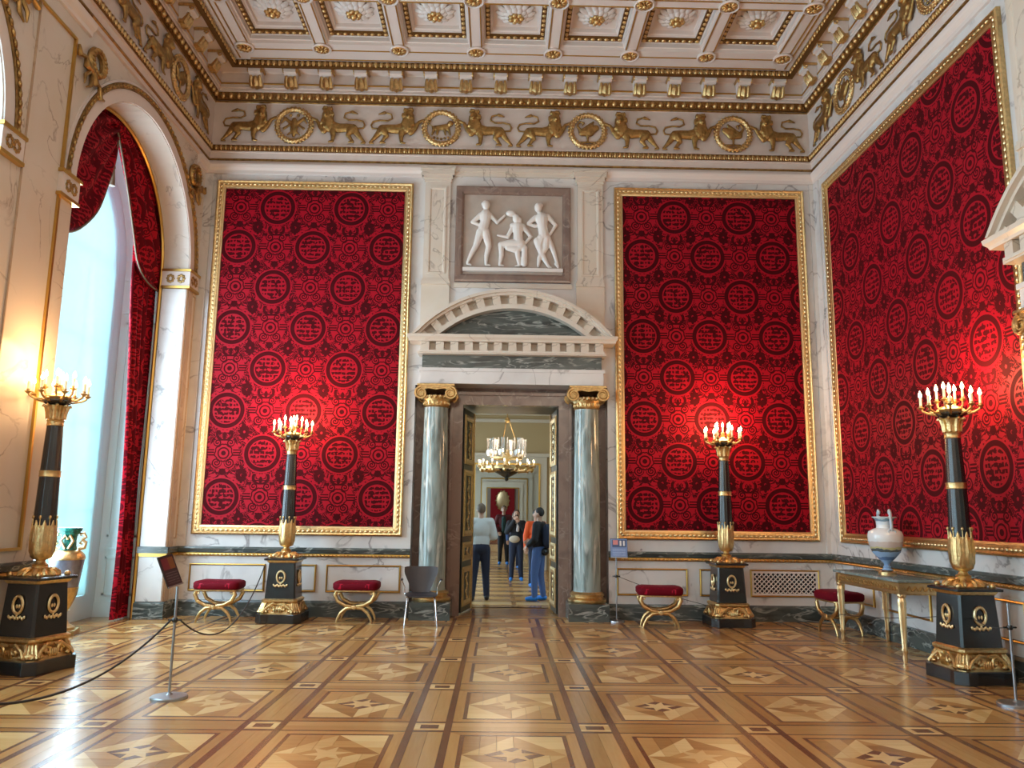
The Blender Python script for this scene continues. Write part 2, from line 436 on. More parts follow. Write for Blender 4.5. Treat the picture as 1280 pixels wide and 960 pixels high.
for wi, (a, b) in enumerate(WINS):
    c = (a+b)/2; r = (b-a)/2-.2; wm = MB()
    for i in range(5): 
        x = a+.2+(b-a-.4)*i/4; h = ZS + (math.sqrt(max(0, r*r-(x-c)**2)))
        wm.box((x-.025, 1.12, .35), (x+.025, 1.17, max(h, ZS)))
    for z in (.38, 1.6, 2.85, 4.1, 5.42): wm.box((a+.2, 1.12, z-.025), (b-.2, 1.17, z+.025))
    wm.ringflat((c, ZS), r-.06, r, 24, 1.10, 1.17, 0, PI)
    wm.xf(fmat('L')); fo = struct('window_%d' % (wi+1), wm, M_paint)
    if wi == 0:
        for i in range(4):
            for z0, z1 in ((.38,1.6),(1.6,2.85),(2.85,4.1),(4.1,5.42)):
                x0 = a+.2+(b-a-.4)*i/4
                part('pane', MB().box((x0+.035, 1.13, z0+.035), (x0+(b-a-.4)/4-.035, 1.136, z1-.035)).xf(fmat('L')), M_pane, fo)
        part('lunette_pane', MB().prism(arcpoly(c, r-.05, 20), 1.13, 1.136).xf(fmat('L')), M_pane, fo)

M_blind = bpy.data.materials.new('window_blind'); M_blind.use_nodes = True
t = M_blind.node_tree; df = t.nodes.new('ShaderNodeBsdfDiffuse'); tl = t.nodes.new('ShaderNodeBsdfTranslucent'); df.inputs[0].default_value = (.6,.72,.76,1); tl.inputs[0].default_value = (.28,.37,.36,1)
ad = t.nodes.new('ShaderNodeAddShader'); t.links.new(df.outputs[0], ad.inputs[0]); t.links.new(tl.outputs[0], ad.inputs[1]); t.links.new(ad.outputs[0], t.nodes['Material Output'].inputs[0])
for wi, (a, b) in enumerate(WINS):
    part('roller_blind', MB().prism([(a+.12,.36)] + arcpoly((a+b)/2, (b-a)/2-.12) + [(b-.12,.36)], 1.062, 1.066).xf(fmat('L')), M_blind, bpy.data.objects['window_%d' % (wi+1)])

# ---------------------------------------------- trim that follows the walls
segsB = [(L, BX0), (BX1, R)]
def skirt(mb, k, s0, s1):
    mb.add(*sweep([(-.0,.26),(-.035,.25),(-.055,.22),(-.055,0)], s0, s1, k))
def sweep(prof, s0, s1, k):
    M = fmat(k); vs = []
    for y, z in prof: vs += [tuple(M @ Vector((s0, y, z))), tuple(M @ Vector((s1, y, z)))]
    n = len(prof); fs = [(2*i, 2*i+1, 2*i+3, 2*i+2) for i in range(n-1)]
    fs += [tuple(2*i for i in range(n)), tuple(2*i+1 for i in reversed(range(n)))]
    return vs, fs
RUNS = {'back': [('B', L, BX0), ('B', BX1, R)], 'right': [('R', -D, -7.8), ('R', -4.4, 3.2)], 'left': [('L', 12.45, D), ('L', 7.55, 8.95)]}
for nm, runs in RUNS.items():
    mb = MB(); rail = MB(); bead = MB(); rope = MB(); cap = MB(); cb = MB()
    for k, a, b in runs:
        mb.add(*sweep([(0,.245),(-.03,.24),(-.05,.21),(-.05,0),(0,0)], a, b, k))
        rail.add(*sweep([(0,1.06),(-.05,1.06),(-.055,1.03),(-.03,.97),(0,.965)], a, b, k))
        rope.add(*sweep([(0,.965),(-.03,.96),(-.035,.935),(-.02,.915),(0,.915)], a, b, k))
        if nm != 'left':
            s = a+.03
            while s < b and len(bead.v) < 60000:
                p = at(k, s, -.034, .938); bead.ball(p, (.03,.03,.017), 6, 4); s += .062
        cap.add(*sweep([(0,7.30),(-.03,7.31),(-.035,7.36),(-.07,7.40),(-.085,7.44),(-.085,7.47),(0,7.47)], a, b, k))
    if nm == 'left':   # the plinth and rail turn into the reveals
        for y in (12.45, 8.95):
            dd = -1 if y > 10 else 1
            mb.add([(L+.05,y+dd*.05*0,0),(L-.43,y,0),(L-.43,y,.245),(L+.05,y,.245),(L+.05,y+dd*.04,0),(L-.43,y+dd*.04,0),(L-.43,y+dd*.04,.225),(L+.05,y+dd*.04,.225)], [(0,1,2,3),(4,5,6,7),(2,3,7,6),(0,3,7,4),(1,2,6,5)])
            rail.box((L-.43, min(y,y+dd*.045), .965), (L+.05, max(y,y+dd*.045), 1.06))
            rope.box((L-.43, min(y,y+dd*.03), .915), (L+.03, max(y,y+dd*.03), .965))
    struct('baseboard_'+nm, mb, M_green)
    tr2 = struct('trim_%d' % {'back':2,'right':3,'left':4}[nm], rail, M_green)
    part('gilt_rail', rope, M_goldr, tr2)
    if bead.v: stuff(part('rail_beading', bead, M_gold, tr2, 40))
    part('cap_moulding', cap, M_plaster_w, tr2)

# ---------------------------------------------- cornice round the hall
XS = (L, R)
def around(prof):
    """profile of (distance from wall, height) mitred round left, back and right walls"""
    mb = MB(); vs = []
    for d, z in prof: vs += [(L+d, RY, z), (L+d, D-d, z), (R-d, D-d, z), (R-d, RY, z)]
    fs = [(4*i+j, 4*i+j+1, 4*i+j+5, 4*i+j+4) for i in range(len(prof)-1) for j in range(3)]
    mb.add(vs, fs); return mb
CORN = struct('trim_5', around([(0,7.46),(.035,7.47),(.035,7.53),(.045,7.545),(.045,7.56),(.05,7.57),(.06,7.66),(.085,7.67),(.085,7.69),
    (.10,7.78),(.11,7.79),(.11,7.82),(.08,7.83),(.08,8.56),(.10,8.57),(.10,8.60),(.17,8.72),(.19,8.74),(.19,8.78),(.21,8.79),(.21,9.05),(.24,9.06),(.46,9.06),(.47,9.02),(.53,9.02)]), M_plaster)
part('gilt_fillet', around([(.036,7.53),(.055,7.54),(.055,7.562),(.04,7.57)]), M_goldd, CORN)
part('gilt_fillet', around([(.098,8.565),(.112,8.573),(.112,8.59),(.10,8.598)]), M_goldd, CORN)
part('gilt_fillet', around([(.21,8.845),(.222,8.85),(.222,8.87),(.21,8.875)]), M_goldr, CORN)
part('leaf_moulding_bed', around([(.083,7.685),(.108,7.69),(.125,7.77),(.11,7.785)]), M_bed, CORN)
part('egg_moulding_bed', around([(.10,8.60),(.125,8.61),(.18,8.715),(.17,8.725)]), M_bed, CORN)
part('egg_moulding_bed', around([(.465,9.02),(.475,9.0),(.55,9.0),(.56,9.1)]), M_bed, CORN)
def orn(step, y, z, fn, name, matl, smooth=50):
    mb = MB(); n0 = 0
    for k, a, b in (('B', L+.12, R-.12), ('L', 7.0, D-.12), ('R', -D+.12, -7.0)):
        n = round((b-a)/step); M = fmat(k)
        dd = -y if y < 0 else 0
        a2, b2 = (a+dd-.1, b-dd+.1) if k == 'B' else ((a, b-dd+.1) if k == 'L' else (a+dd-.1, b))
        n = int((b2-a2)/step)
        for i in range(n):
            st = len(mb.v); fn(mb, 0); mb.xf(M @ Matrix.Translation((a2+(i+.5)*(b2-a2)/n, y, z)), st)
    return stuff(part(name, mb, matl, CORN, smooth))
def leaf(mb, _):
    mb.ball((0,0,0), (.026,.022,.05), 6, 4); mb.ball((.038,.004,-.012), (.012,.014,.035), 5, 3)
def ceil_leaf(mb, _):
    mb.ball((0,0,0), (.036,.022,.05), 7, 4); mb.ball((.047,0,-.005), (.011,.016,.04), 5, 3)
def egg(mb, _):
    mb.ball((0,0,0), (.043,.042,.058), 7, 5); mb.tube([(.066,.02,.055),(.066,-.01,-.05)], [.012,.005], 4)
orn(.082, -.118, 7.735, leaf, 'leaf_moulding', M_gold)
orn(.133, -.155, 8.662, egg, 'egg_moulding', M_gold)
orn(.094, -.562, 9.048, ceil_leaf, 'egg_moulding', M_gold)

# scroll brackets under the ceiling
def bracket():
    b = MB()
    b.box((-.13,-.46,9.02), (.13,-.20,9.058))                      # abacus
    o = part('cornice_bracket', b, M_gold)
    s = MB(); pts = [(-.22,8.80),(-.26,8.79),(-.30,8.82),(-.32,8.87),(-.34,8.93),(-.39,8.96),(-.43,8.97),(-.44,9.02),(-.21,9.02)]
    s.prism([(y,z) for y,z in pts], -.105, .105, 'x')
    part('scroll', s, M_plaster_w, o)
    v = MB()
    for x in (-.11, .11): v.tube([(x,-.405+.035*math.cos(a)*(1-a/14),8.99+.035*math.sin(a)*(1-a/14)) for a in [i*.7 for i in range(12)]], .012, 5)
    v.tube([(0,-.225,8.80),(0,-.30,8.80),(0,-.335,8.86),(0,-.35,8.92)], [.06,.065,.055,.03], 6)
    for x in (-.072, .072): v.tube([(x,-.225,8.80),(x,-.29,8.79),(x,-.33,8.86),(x,-.36,8.93)], [.042,.046,.038,.02], 6)
    part('gilt_leaf', v, M_gold, o, 50)
    return o
BK = bracket(); first = True
def setchild(o, par, k, s):
    o.parent = par; o.location = at(k, s); o.rotation_euler = (0,0,FR[k][1])
for k, ss in (('B', [-4.24+.597*i for i in range(16)]), ('L', [7.3+.6*i for i in range(9)]), ('R', [-12.1+.6*i for i in range(9)])):
    for s in ss:
        o = BK if first else dup(BK); first = False; setchild(o, CORN, k, s)
        if k != 'B': o.location = at(k, s)

# ---------------------------------------------- ceiling with coffers
ZC = 9.1; X0, DX, Y0, DY = -4.25, 1.261, 11.93, 1.32
HX, HY = DX/2-.105, DY/2-.105
ce = MB(); NR = 3
xs = [L]; 
for i in range(7): xs += [X0+DX*(i+.5)-HX, X0+DX*(i+.5)+HX]
xs.append(R)
ysr = [D]
for j in range(NR): ysr += [Y0-DY*(j+.5)+HY, Y0-DY*(j+.5)-HY]
ysr.append(RY)
for j in range(len(ysr)-1):
    if j % 2 == 0: ce.box((L, ysr[j+1], ZC), (R, ysr[j], ZC+.02))
    else:
        for i in range(0, len(xs), 2): ce.box((xs[i], ysr[j+1], ZC), (xs[i+1], ysr[j], ZC+.02))
ce.box((L, RY, ZC+.6), (R, D, ZC+.7))
CE = struct('ceiling', ce, M_plaster_w)
# one coffer, open below: stepped sides, egg frame, panel, rosette
def sqsteps(mb, steps, close=True):
    vs = []
    for hx, hy, z in steps: vs += [(-hx,-hy,z),(hx,-hy,z),(hx,hy,z),(-hx,hy,z)]
    fs = [(4*i+j, 4*i+(j+1)%4, 4*i+4+(j+1)%4, 4*i+4+j) for i in range(len(steps)-1) for j in range(4)]
    if close: q = 4*(len(steps)-1); fs.append((q,q+1,q+2,q+3))
    mb.add(vs, fs); return mb
def hs(k, z): return (HX-k, HY-k, z)
cf = sqsteps(MB(), [hs(0,0), hs(.008,.05), hs(.03,.055), hs(.035,.12), hs(.05,.13), hs(.055,.16), hs(.13,.17), hs(.135,.20), hs(.165,.21), hs(.17,.27)])
COF = part('coffer', cf, M_plaster_w)
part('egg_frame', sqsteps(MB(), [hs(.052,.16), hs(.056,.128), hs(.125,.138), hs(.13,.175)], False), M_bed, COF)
eg = MB()
for sgn in (-1, 1):
    nx = 9
    for i in range(nx): eg.ball(((i-(nx-1)/2)*2*(HX-.09)/(nx-1), sgn*(HY-.09), .13), (.038,.034,.024), 6, 4)
    for i in range(nx): eg.ball((sgn*(HX-.09), (i-(nx-1)/2)*2*(HY-.09)/(nx-1), .13), (.034,.038,.024), 6, 4)
stuff(part('egg_moulding', eg, M_gold, COF, 50))
ro = MB()
for q, rr, zz, n in ((.225,.10,.235,14),(.14,.08,.20,11)):
    for i in range(n):
        a = 2*PI*i/n; ro.ball((q*math.cos(a), q*math.sin(a), zz), (rr,.055,.035), 7, 4, Matrix.Rotation(a,4,'Z') @ Matrix.Rotation(-.35,4,'Y'))
ro.lathe([(.12,.26),(.12,.21),(.05,.19)], 12)
ROS = part('rosette', ro, M_relief, COF, 60)
gc = MB()
for i in range(7):
    a = 2*PI*i/7; gc.ball((.085*math.cos(a), .085*math.sin(a), .165), (.05,.042,.05), 6, 5)
gc.ball((0,0,.135), .055, 8, 6)
part('gilt_centre', gc, M_gold, COF, 60)
for i in range(7):
    for j in range(NR):
        o = COF if i == j == 0 else dup(COF)
        o.parent = CE; o.location = (X0+DX*(i+.5), Y0-DY*(j+.5), ZC)
for o in list(CE.children):
    if o.name.startswith('coffer'):
        for c in o.children:
            if c.name.startswith('rosette'): pass
# medallions where the beams cross
md = MB().lathe([(.15,0),(.16,-.03),(.14,-.045),(.12,-.025)], 20)
MED = part('medallion', md, M_plaster_w, None, 40)
g = MB()
for i in range(10):
    a = 2*PI*i/10; g.ball((.07*math.cos(a), .07*math.sin(a), -.04), (.045,.02,.018), 6, 4, Matrix.Rotation(a,4,'Z'))
g.ball((0,0,-.055), .034, 7, 5); g.lathe([(.122,-.026),(.112,-.036),(.06,-.028)], 16)
part('gilt_flower', g, M_gold, MED, 60)
for i in range(8):
    for j in range(NR):
        o = MED if i == j == 0 else dup(MED)
        o.parent = CE; o.location = (X0+DX*i, Y0-DY*j, ZC)
# gilt lines along the beams
ln = MB()
for i in range(8):
    for j in range(NR):
        for sx in (-.085, .085): ln.box((X0+DX*i+sx-.009, Y0-DY*(j+1)+.13, ZC-.012), (X0+DX*i+sx+.009, Y0-DY*j-.13, ZC+.005))
        if i < 7:
            for sy in ((-.085, .085) if j else (.06,)): ln.box((X0+DX*i+.13, Y0-DY*j+sy-.009, ZC-.012), (X0+DX*(i+1)-.13, Y0-DY*j+sy+.009, ZC+.005))
ln.box((X0, D-.62, ZC-.012), (X0+7*DX, D-.60, ZC+.005))
for x in (L+.64, R-.66): ln.box((x, 7.5, ZC-.012), (x+.02, D-.62, ZC+.005))
part('gilt_line', ln, M_goldr, CE)

# ---------------------------------------------- gilded lions and wreaths of the frieze
def P2(x, y): return ((x-680)/490, (255-y)/467)
def lion_mesh():
    b = MB(); fl = (1, .55, 1)
    def lb(pts, rs, y=-.03): b.limb([(P2(*p)[0], y, P2(*p)[1]) for p in pts], [r/467 for r in rs], 9, fl)
    lb([(372,262),(300,272),(235,268),(188,278)], [52,40,37,44])
    lb([(352,300),(346,345),(350,385)], [30,20,15], -.05); lb([(350,392),(378,396)], [12,10], -.06)
    lb([(425,300),(462,262),(490,212),(528,196)], [28,20,14,13], -.05)
    lb([(196,292),(222,335),(196,372),(178,392)], [36,22,15,12], -.05); lb([(178,394),(212,397)], [12,9], -.06)
    lb([(170,285),(138,330),(106,365),(84,388)], [30,22,14,11], -.025); lb([(84,393),(112,397)], [11,8], -.03)
    lb([(138,268),(100,266),(88,238),(104,208),(160,196),(228,198),(264,178),(256,142),(212,130),(184,134)], [9]*10, -.02)
    lb([(196,132),(150,146)], [15,6], -.03)
    lb([(392,250),(400,205),(405,165)], [58,52,46], -.04)
    b.ball((P2(408,160)[0], -.085, P2(408,160)[1]), (.06,.045,.075), 10, 8)
    b.ball((P2(412,178)[0], -.12, P2(412,178)[1]), (.03,.03,.03), 8, 6)
    for dx in (-30, 32): b.ball((P2(408+dx,118)[0], -.07, P2(0,120)[1]), .02, 6, 5)
    for i in range(46):                                  # locks of the mane
        a = random.random()*2*PI; q = .55+.5*random.random()
        p = P2(403+52*q*math.cos(a), 180+85*q*math.sin(a)+(25 if math.sin(a)>0 else 0))
        b.ball((p[0], -.06, p[1]), (.022,.045,.034), 6, 4)
    return voxel(b, .009, M_goldd, 'gilded_lion', 1)
LME = lion_mesh()
wr_ = MB()
n = 44; wr_.tube([(.292*math.cos(2*PI*i/n), -.02, .292*math.sin(2*PI*i/n)) for i in range(n)], .042, 7, True)
for i in range(30):
    a = 2*PI*i/30
    for q in (-1, 0, 1): wr_.ball(((.292+q*.032)*math.cos(a+q*.06), -.052+abs(q)*.02, (.292+q*.032)*math.sin(a+q*.06)), (.02,.018,.032), 6, 4, Matrix.Rotation(-a+q*.5,4,'Y'))
WME = wr_.mesh('gilded_wreath', M_gold, 60)
def swan():
    b = MB(); f = (1,.5,1)
    b.limb([(-.08,-.03,-.02),(.02,-.03,-.0),(.12,-.03,.05)], [.06,.09,.05], 8, f)
    b.limb([(-.10,-.03,.0),(-.15,-.03,.08),(-.11,-.03,.14),(-.06,-.03,.12),(-.08,-.03,.08)], [.03,.02,.018,.022,.01], 7)
    b.limb([(.0,-.04,.04),(.08,-.05,.13)], [.05,.02], 7, f); b.limb([(0,-.02,-.08),(0,-.02,-.16)], [.02,.015], 6); b.limb([(-.1,-.02,-.17),(.12,-.02,-.17)], [.018,.018], 6)
    return b
def eagle():
    b = MB(); f = (1,.5,1)
    b.limb([(0,-.03,.08),(0,-.03,-.06),(0,-.03,-.16)], [.04,.06,.025], 8, f)
    for s in (-1,1):
        b.limb([(s*.04,-.03,.03),(s*.13,-.03,.10),(s*.18,-.03,.03)], [.03,.035,.015], 7, f); b.limb([(s*.07,-.03,0),(s*.14,-.03,-.05)], [.02,.025], 7, f)
        b.limb([(s*.03,-.03,-.1),(s*.09,-.03,-.15)], [.02,.012], 6)
        b.ball((s*.055,-.035,.15), (.028,.02,.028), 7, 5)
    return b
def walker():
    b = MB(); f = (1,.5,1)
    b.limb([(-.1,-.03,0),(.08,-.03,.02)], [.04,.05], 8, f); b.ball((.13,-.04,.07), .045, 8, 6)
    for x in (-.13,-.06,.06,.13): b.limb([(x*.8,-.03,-.02),(x,-.03,-.1)], [.025,.016], 6)
    b.limb([(-.12,-.03,.02),(-.18,-.03,.06),(-.15,-.03,.12)], [.012]*3, 6)
    for i in range(5): b.ball((-.1+.05*i, -.02, -.16+.01*abs(i-2)), .022, 6, 4)
    return b
EMBL = [voxel(f(), .009, M_goldd, 'wreath_emblem', 2) for f in (eagle, walker, swan, swan)]
ZF = 8.165
for k, cs, es in (('B', [-3.60, -1.075, 1.45, 3.975], [0,1,2,3]), ('L', [11.32, 8.79], [3,0]), ('R', [-11.32, -8.79], [2,1])):
    for c, e in zip(cs, es):
        for sx in (1, -1):
            o = link('gilded_lion', LME, CORN); o.location = at(k, c, -.08, ZF); o.rotation_euler = (0,0,FR[k][1]); o.scale = (sx,1,1)
        o = link('gilded_wreath', WME, CORN); o.location = at(k, c, -.08, ZF); o.rotation_euler = (0,0,FR[k][1])
        q = link('wreath_emblem', EMBL[e], o); q.location = (0,0,0)
        q.scale = (-1.2 if e == 3 and k == 'B' else 1.2, 1, 1.2)

# ---------------------------------------------- left wall dressings
ar = MB()
for a, b in WINS[:2]:
    c = (a+b)/2
    for (r0, r1, d) in ((1.76, 1.92, .02),): ar.ringflat((c, ZS), r0, r1, 40, -d, 0, 0, PI)
    ar.ringflat((c, ZS), 2.0, 2.03, 40, -.03, 0, 0, PI)
ar.xf(fmat('L')); AV = struct('trim_6', ar, M_plaster_w)
ro = MB()
for a, b in WINS[:2]:
    c = (a+b)/2
    ro.ringflat((c, ZS), 1.925, 1.995, 40, -.045, 0, 0, PI)
    for i in range(62):
        q = PI*(i+.5)/62; ro.ball((c+1.96*math.cos(q), -.05, ZS+1.96*math.sin(q)), (.024,.02,.045), 6, 4, Matrix.Rotation(-q,4,'Y'))
ro.xf(fmat('L')); stuff(part('rope_moulding', ro, M_goldd, AV, 50))
bd = MB()   # gilt bead round the back edge of the reveal
for a, b in WINS[:1]:
    c = (a+b)/2; r = (b-a)/2-.02
    pts = [(b-.02, .42, 0.0)] + [(c+r*math.cos(PI*i/32), .42, ZS+r*math.sin(PI*i/32)) for i in range(33)] + [(a+.02, .42, 0)]
    bd.tube(pts, .028, 6)
bd.xf(fmat('L')); part('gilt_bead', bd, M_goldr, AV, 40)
for a, b in WINS[:2]:
    for y, dd in ((b, 1), (a, -1)):      # impost blocks
        y1 = y+dd*.33; lo, hi = min(y-dd*.04, y1), max(y-dd*.04, y1)
        ib = MB().box((lo, -.05, 5.18), (hi, .40, 5.42))
        o = part('impost_block', ib.xf(fmat('L')), M_plaster_w, AV)
        gb = MB()
        for z0, z1, q in ((5.14,5.18,.06),(5.42,5.46,.07)): gb.box((lo-.02*dd if dd>0 else lo-.02, -q, z0), (hi+.02, .40, z1))
        gb.xf(fmat('L')); part('gilt_band', gb, M_goldr, o)
        fl = MB(); yy = y-dd*.045
        for cx in (.09,.26):
            for i in range(8):
                q = 2*PI*i/8; fl.ball((yy, cx+.045*math.cos(q), 5.30+.055*math.sin(q)), (.012,.03,.024), 6, 4, Matrix.Rotation(0,4,'X'))
        for cx in (.08,.2):
            for i in range(8):
                q = 2*PI*i/8; fl.ball((y+dd*cx+.045*math.cos(q), -.055, 5.30+.055*math.sin(q)), (.026,.012,.024), 6, 4)
        fl.xf(fmat('L')); part('gilt_flower', fl, M_goldd, o, 50)
# spandrel wreaths with ribbons
sw = MB()
sw.tube([(.12*math.cos(2*PI*i/24), -.03, .12*math.sin(2*PI*i/24)) for i in range(24)], .035, 7, True)
for i in range(18):
    a = 2*PI*i/18; sw.ball((.12*math.cos(a), -.06, .12*math.sin(a)), (.03,.02,.02), 6, 4)
for s in (-1, 1):
    sw.tube([(0,-.04,-.15),(s*.1,-.04,-.2),(s*.16,-.04,-.16),(s*.24,-.04,-.24),(s*.30,-.04,-.18)], [.03,.035,.02,.03,.012], 6)
    sw.tube([(0,-.03,-.12),(s*.06,-.04,-.3),(s*.02,-.04,-.38)], [.02,.02,.008], 6)
SWM = sw.mesh('spandrel_wreath', M_goldd, 50)
for y, z, m_ in ((9.10, 7.05, 1), (12.32, 7.02, -1), (7.42, 7.05, -1), (4.2, 7.05, 1)):
    o = link('spandrel_wreath', SWM, AV); o.location = at('L', y, 0, z); o.rotation_euler = (0, m_*.5, PI/2); o.scale = (1.25,)*3
# pier panels outlined in gilding
def wallframe(k, s0, s1, z0, z1, name, matl, par, w=.03, d=.02, label=None):
    mb = rectframe(MB(), s0, s1, z0, z1, [(0,0),(.004,-d),(w*.5,-d*1.3),(w-.004,-d),(w,0)]).xf(fmat(k))
    return part(name, mb, matl, par, label=label)
pf = MB().box((8.625,-.03,1.18), (8.66,0,7.10)).box((7.93,-.03,7.07), (8.625,0,7.10)).box((7.93,-.03,1.18), (8.625,0,1.21))
part('panel_frame', pf.xf(fmat('L')), M_goldr, WL); part('panel_edge', MB().box((7.93,-.02,1.21), (7.945,0,7.07)).xf(fmat('L')), M_tan, WL)  # the thin tan strip stands in for the moulding's shadow line
for i, (z0, z1) in enumerate(((.25,.91),(1.065,2.30),(2.303,3.55),(3.553,5.135))):
    part('marble_slab', MB().box((12.438, .01, z0), (12.45, .39, z1)).xf(fmat('L')), M_white, WL)
wallframe('L', 12.52, 12.80, 1.18, 5.1, 'panel_edge', M_tan, WL, .02, .015)
ob = MB().box((12.50, -.02, 1.06), (12.66, 0, 5.14)).box((12.50,-.02,.245),(12.66,0,.915)); part('pilaster_strip', ob.xf(fmat('L')), M_tan, WL)
# marble slabs of the dado, outlined in gilding
dd = [(-4.846,-3.653),(-3.46,-2.851),(-2.698,-1.521),(1.90,3.032),(3.221,3.92)]
for s0, s1 in dd:
    part('dado_panel', MB().box((s0+.03, -.012, .41), (s1-.03, 0, .76)).xf(fmat('B')), M_white, WB)
    wallframe('B', s0, s1, .375, .80, 'dado_frame', M_goldr, WB, .028, .022)
for s0, s1 in ((-12.5,-11.5),(-11.25,-10.0),(-9.75,-8.2)):
    part('dado_panel', MB().box((s0+.03, -.012, .41), (s1-.03, 0, .76)).xf(fmat('R')), M_white, WR)
    wallframe('R', s0, s1, .375, .80, 'dado_frame', M_goldr, WR, .028, .022)
# ventilation grille
GV = thing('vent_grille', 'white lattice ventilation grille in a gilt frame low on the wall', 'grille', at('B', 4.582, 0, 0))
part('grille_frame', rectframe(MB(), -.554, .554, .375, .80, [(0,0),(.004,-.022),(.014,-.03),(.024,-.022),(.028,-.004)]), M_goldr, GV)
part('grille_backing', MB().box((-.50,-.004,.43), (.50,-.001,.752)), mat('grille_dark', (.01,.01,.012), .8), GV)
gr = MB()
hw, z0, z1, st = .505, .43, .752, .074
k = -20
while k < 21:
    for sg in (1, -1):
        pts = []
        a = k*st
        # line x = a + sg*(z-z0) clipped
        zz = [z0, z1]; xx = [a, a+sg*(z1-z0)]
        if sg > 0: lo = max(z0, z0+(-hw-a)); hi = min(z1, z0+(hw-a))
        else: lo = max(z0, z0+(a-hw)); hi = min(z1, z0+(a+hw))
        if hi-lo > .01: gr.tube([(a+sg*(lo-z0),-.012,lo),(a+sg*(hi-z0),-.012,hi)], .0085, 4)
        if hi-lo > .01:
            z = z0 + st/2
            while z < z1:
                x = a+sg*(z-z0)
                if abs(x) < hw: gr.ball((x,-.012,z), (.015,.008,.015), 6, 3)
                z += st*1.0
    k += 1
rectframe(gr, -.526, .526, .403, .775, [(0,-.002),(0,-.02),(.03,-.02),(.03,-.002)])
stuff(part('lattice', gr, M_plaster_w, GV))

# ---------------------------------------------- framed damask hangings
def hanging(k, s0, s1, z0, z1, dm, origin, label):
    sc = (s0+s1)/2
    t = thing('damask_hanging', label, 'wall hanging', at(k, sc, 0, z0), FR[k][1])
    x0, x1, h = s0-sc, s1-sc, z1-z0
    ox, oz = origin[0]-sc, origin[1]-z0
    c = part('damask_cloth', MB().box((x0+.10-ox, -.02, .10-oz), (x1-.10-ox, 0, h-.10-oz)), dm, t); c.location = (ox, 0, oz)
    part('gilt_frame', rectframe(MB(), x0, x1, 0, h, [(0,0),(.0,-.05),(.02,-.065),(.035,-.05),(.05,-.045),(.09,-.055),(.115,-.045),(.125,-.02)]), M_gold, t, 35)
    part('inner_fillet', rectframe(MB(), x0+.118, x1-.118, .118, h-.118, [(0,-.018),(.0,-.04),(.025,-.034),(.03,-.018)]), M_goldl, t)
    b = MB()
    def bead(p, q):
        n = int((Vector(q)-Vector(p)).length/.075); 
        for i in range(n):
            v = Vector(p).lerp(Vector(q), (i+.5)/n); hz = abs(q[0]-p[0]) > .1
            b.ball(v, (.034 if hz else .02, .014, .02 if hz else .034), 6, 4)
    e = .068
    bead((x0+e,-.052,e),(x1-e,-.052,e)); bead((x0+e,-.052,h-e),(x1-e,-.052,h-e)); bead((x0+e,-.052,e),(x0+e,-.052,h-e)); bead((x1-e,-.052,e),(x1-e,-.052,h-e))
    stuff(part('frame_beading', b, M_goldl, t, 50))
    return t
hanging('B', -4.85, -1.522, 1.25, 7.175, M_dam, (-3.19, 6.01), 'gilt-framed red damask hanging left of the columned doorway')
hanging('B', 1.907, 5.17, 1.25, 7.175, M_damR, (3.49, 5.97), 'gilt-framed red damask hanging between the columned doorway and the room corner')
hanging('R', -12.44, -7.74, 1.25, 7.14, M_damW, (-9.72, 4.97), 'widest gilt-framed red damask hanging, behind the gilded console table')
# corner pilasters of pale marble
cp = MB().box((R-.10, D-.03, 1.06), (R, D, 7.30)).box((R-.03, D-.22, 1.06), (R, D, 7.30)).box((L, D-.03, 1.06), (L+.14, D, 7.30))
part('corner_strip', cp, M_white, WB)
# ================================================================== DOORWAY BAY
SC = .195
bay = MB()
y0, y1 = D+.35, D+1.45
bay.box((BX0-.3, D+.30, 0), (SC-.80, y0+.06, 3.95)).box((SC+.80, D+.30, 0), (BX1+.3, y0+.06, 3.95)).box((SC-.80, D+.30, 3.42), (SC+.80, y0+.06, 3.95))
BAY = struct('wall_back_recess', bay, M_mauve)
ps = MB().box((SC-1.3, y0+.06, 0), (SC-.86, y1, 3.6)).box((SC+.86, y0+.06, 0), (SC+1.3, y1, 3.6)).box((SC-.86, y0+.06, 3.42), (SC+.86, y1, 3.6))
part('door_reveal', ps, M_dgreen, BAY)
fr = MB()
for s in (-1, 1): fr.box((SC+s*.80-(.0 if s>0 else .16), D+.26, .0), (SC+s*.80+(.16 if s>0 else .0), D+.31, 3.42)); fr.box((SC+s*.96-(.0 if s>0 else .05), D+.22, .0), (SC+s*.96+(.05 if s>0 else .0), D+.31, 3.47))
fr.box((SC-.96, D+.26, 3.42), (SC+.96, D+.31, 3.58)).box((SC-1.01, D+.22, 3.58), (SC+1.01, D+.31, 3.63))
part('door_surround', fr, M_mauve, BAY)
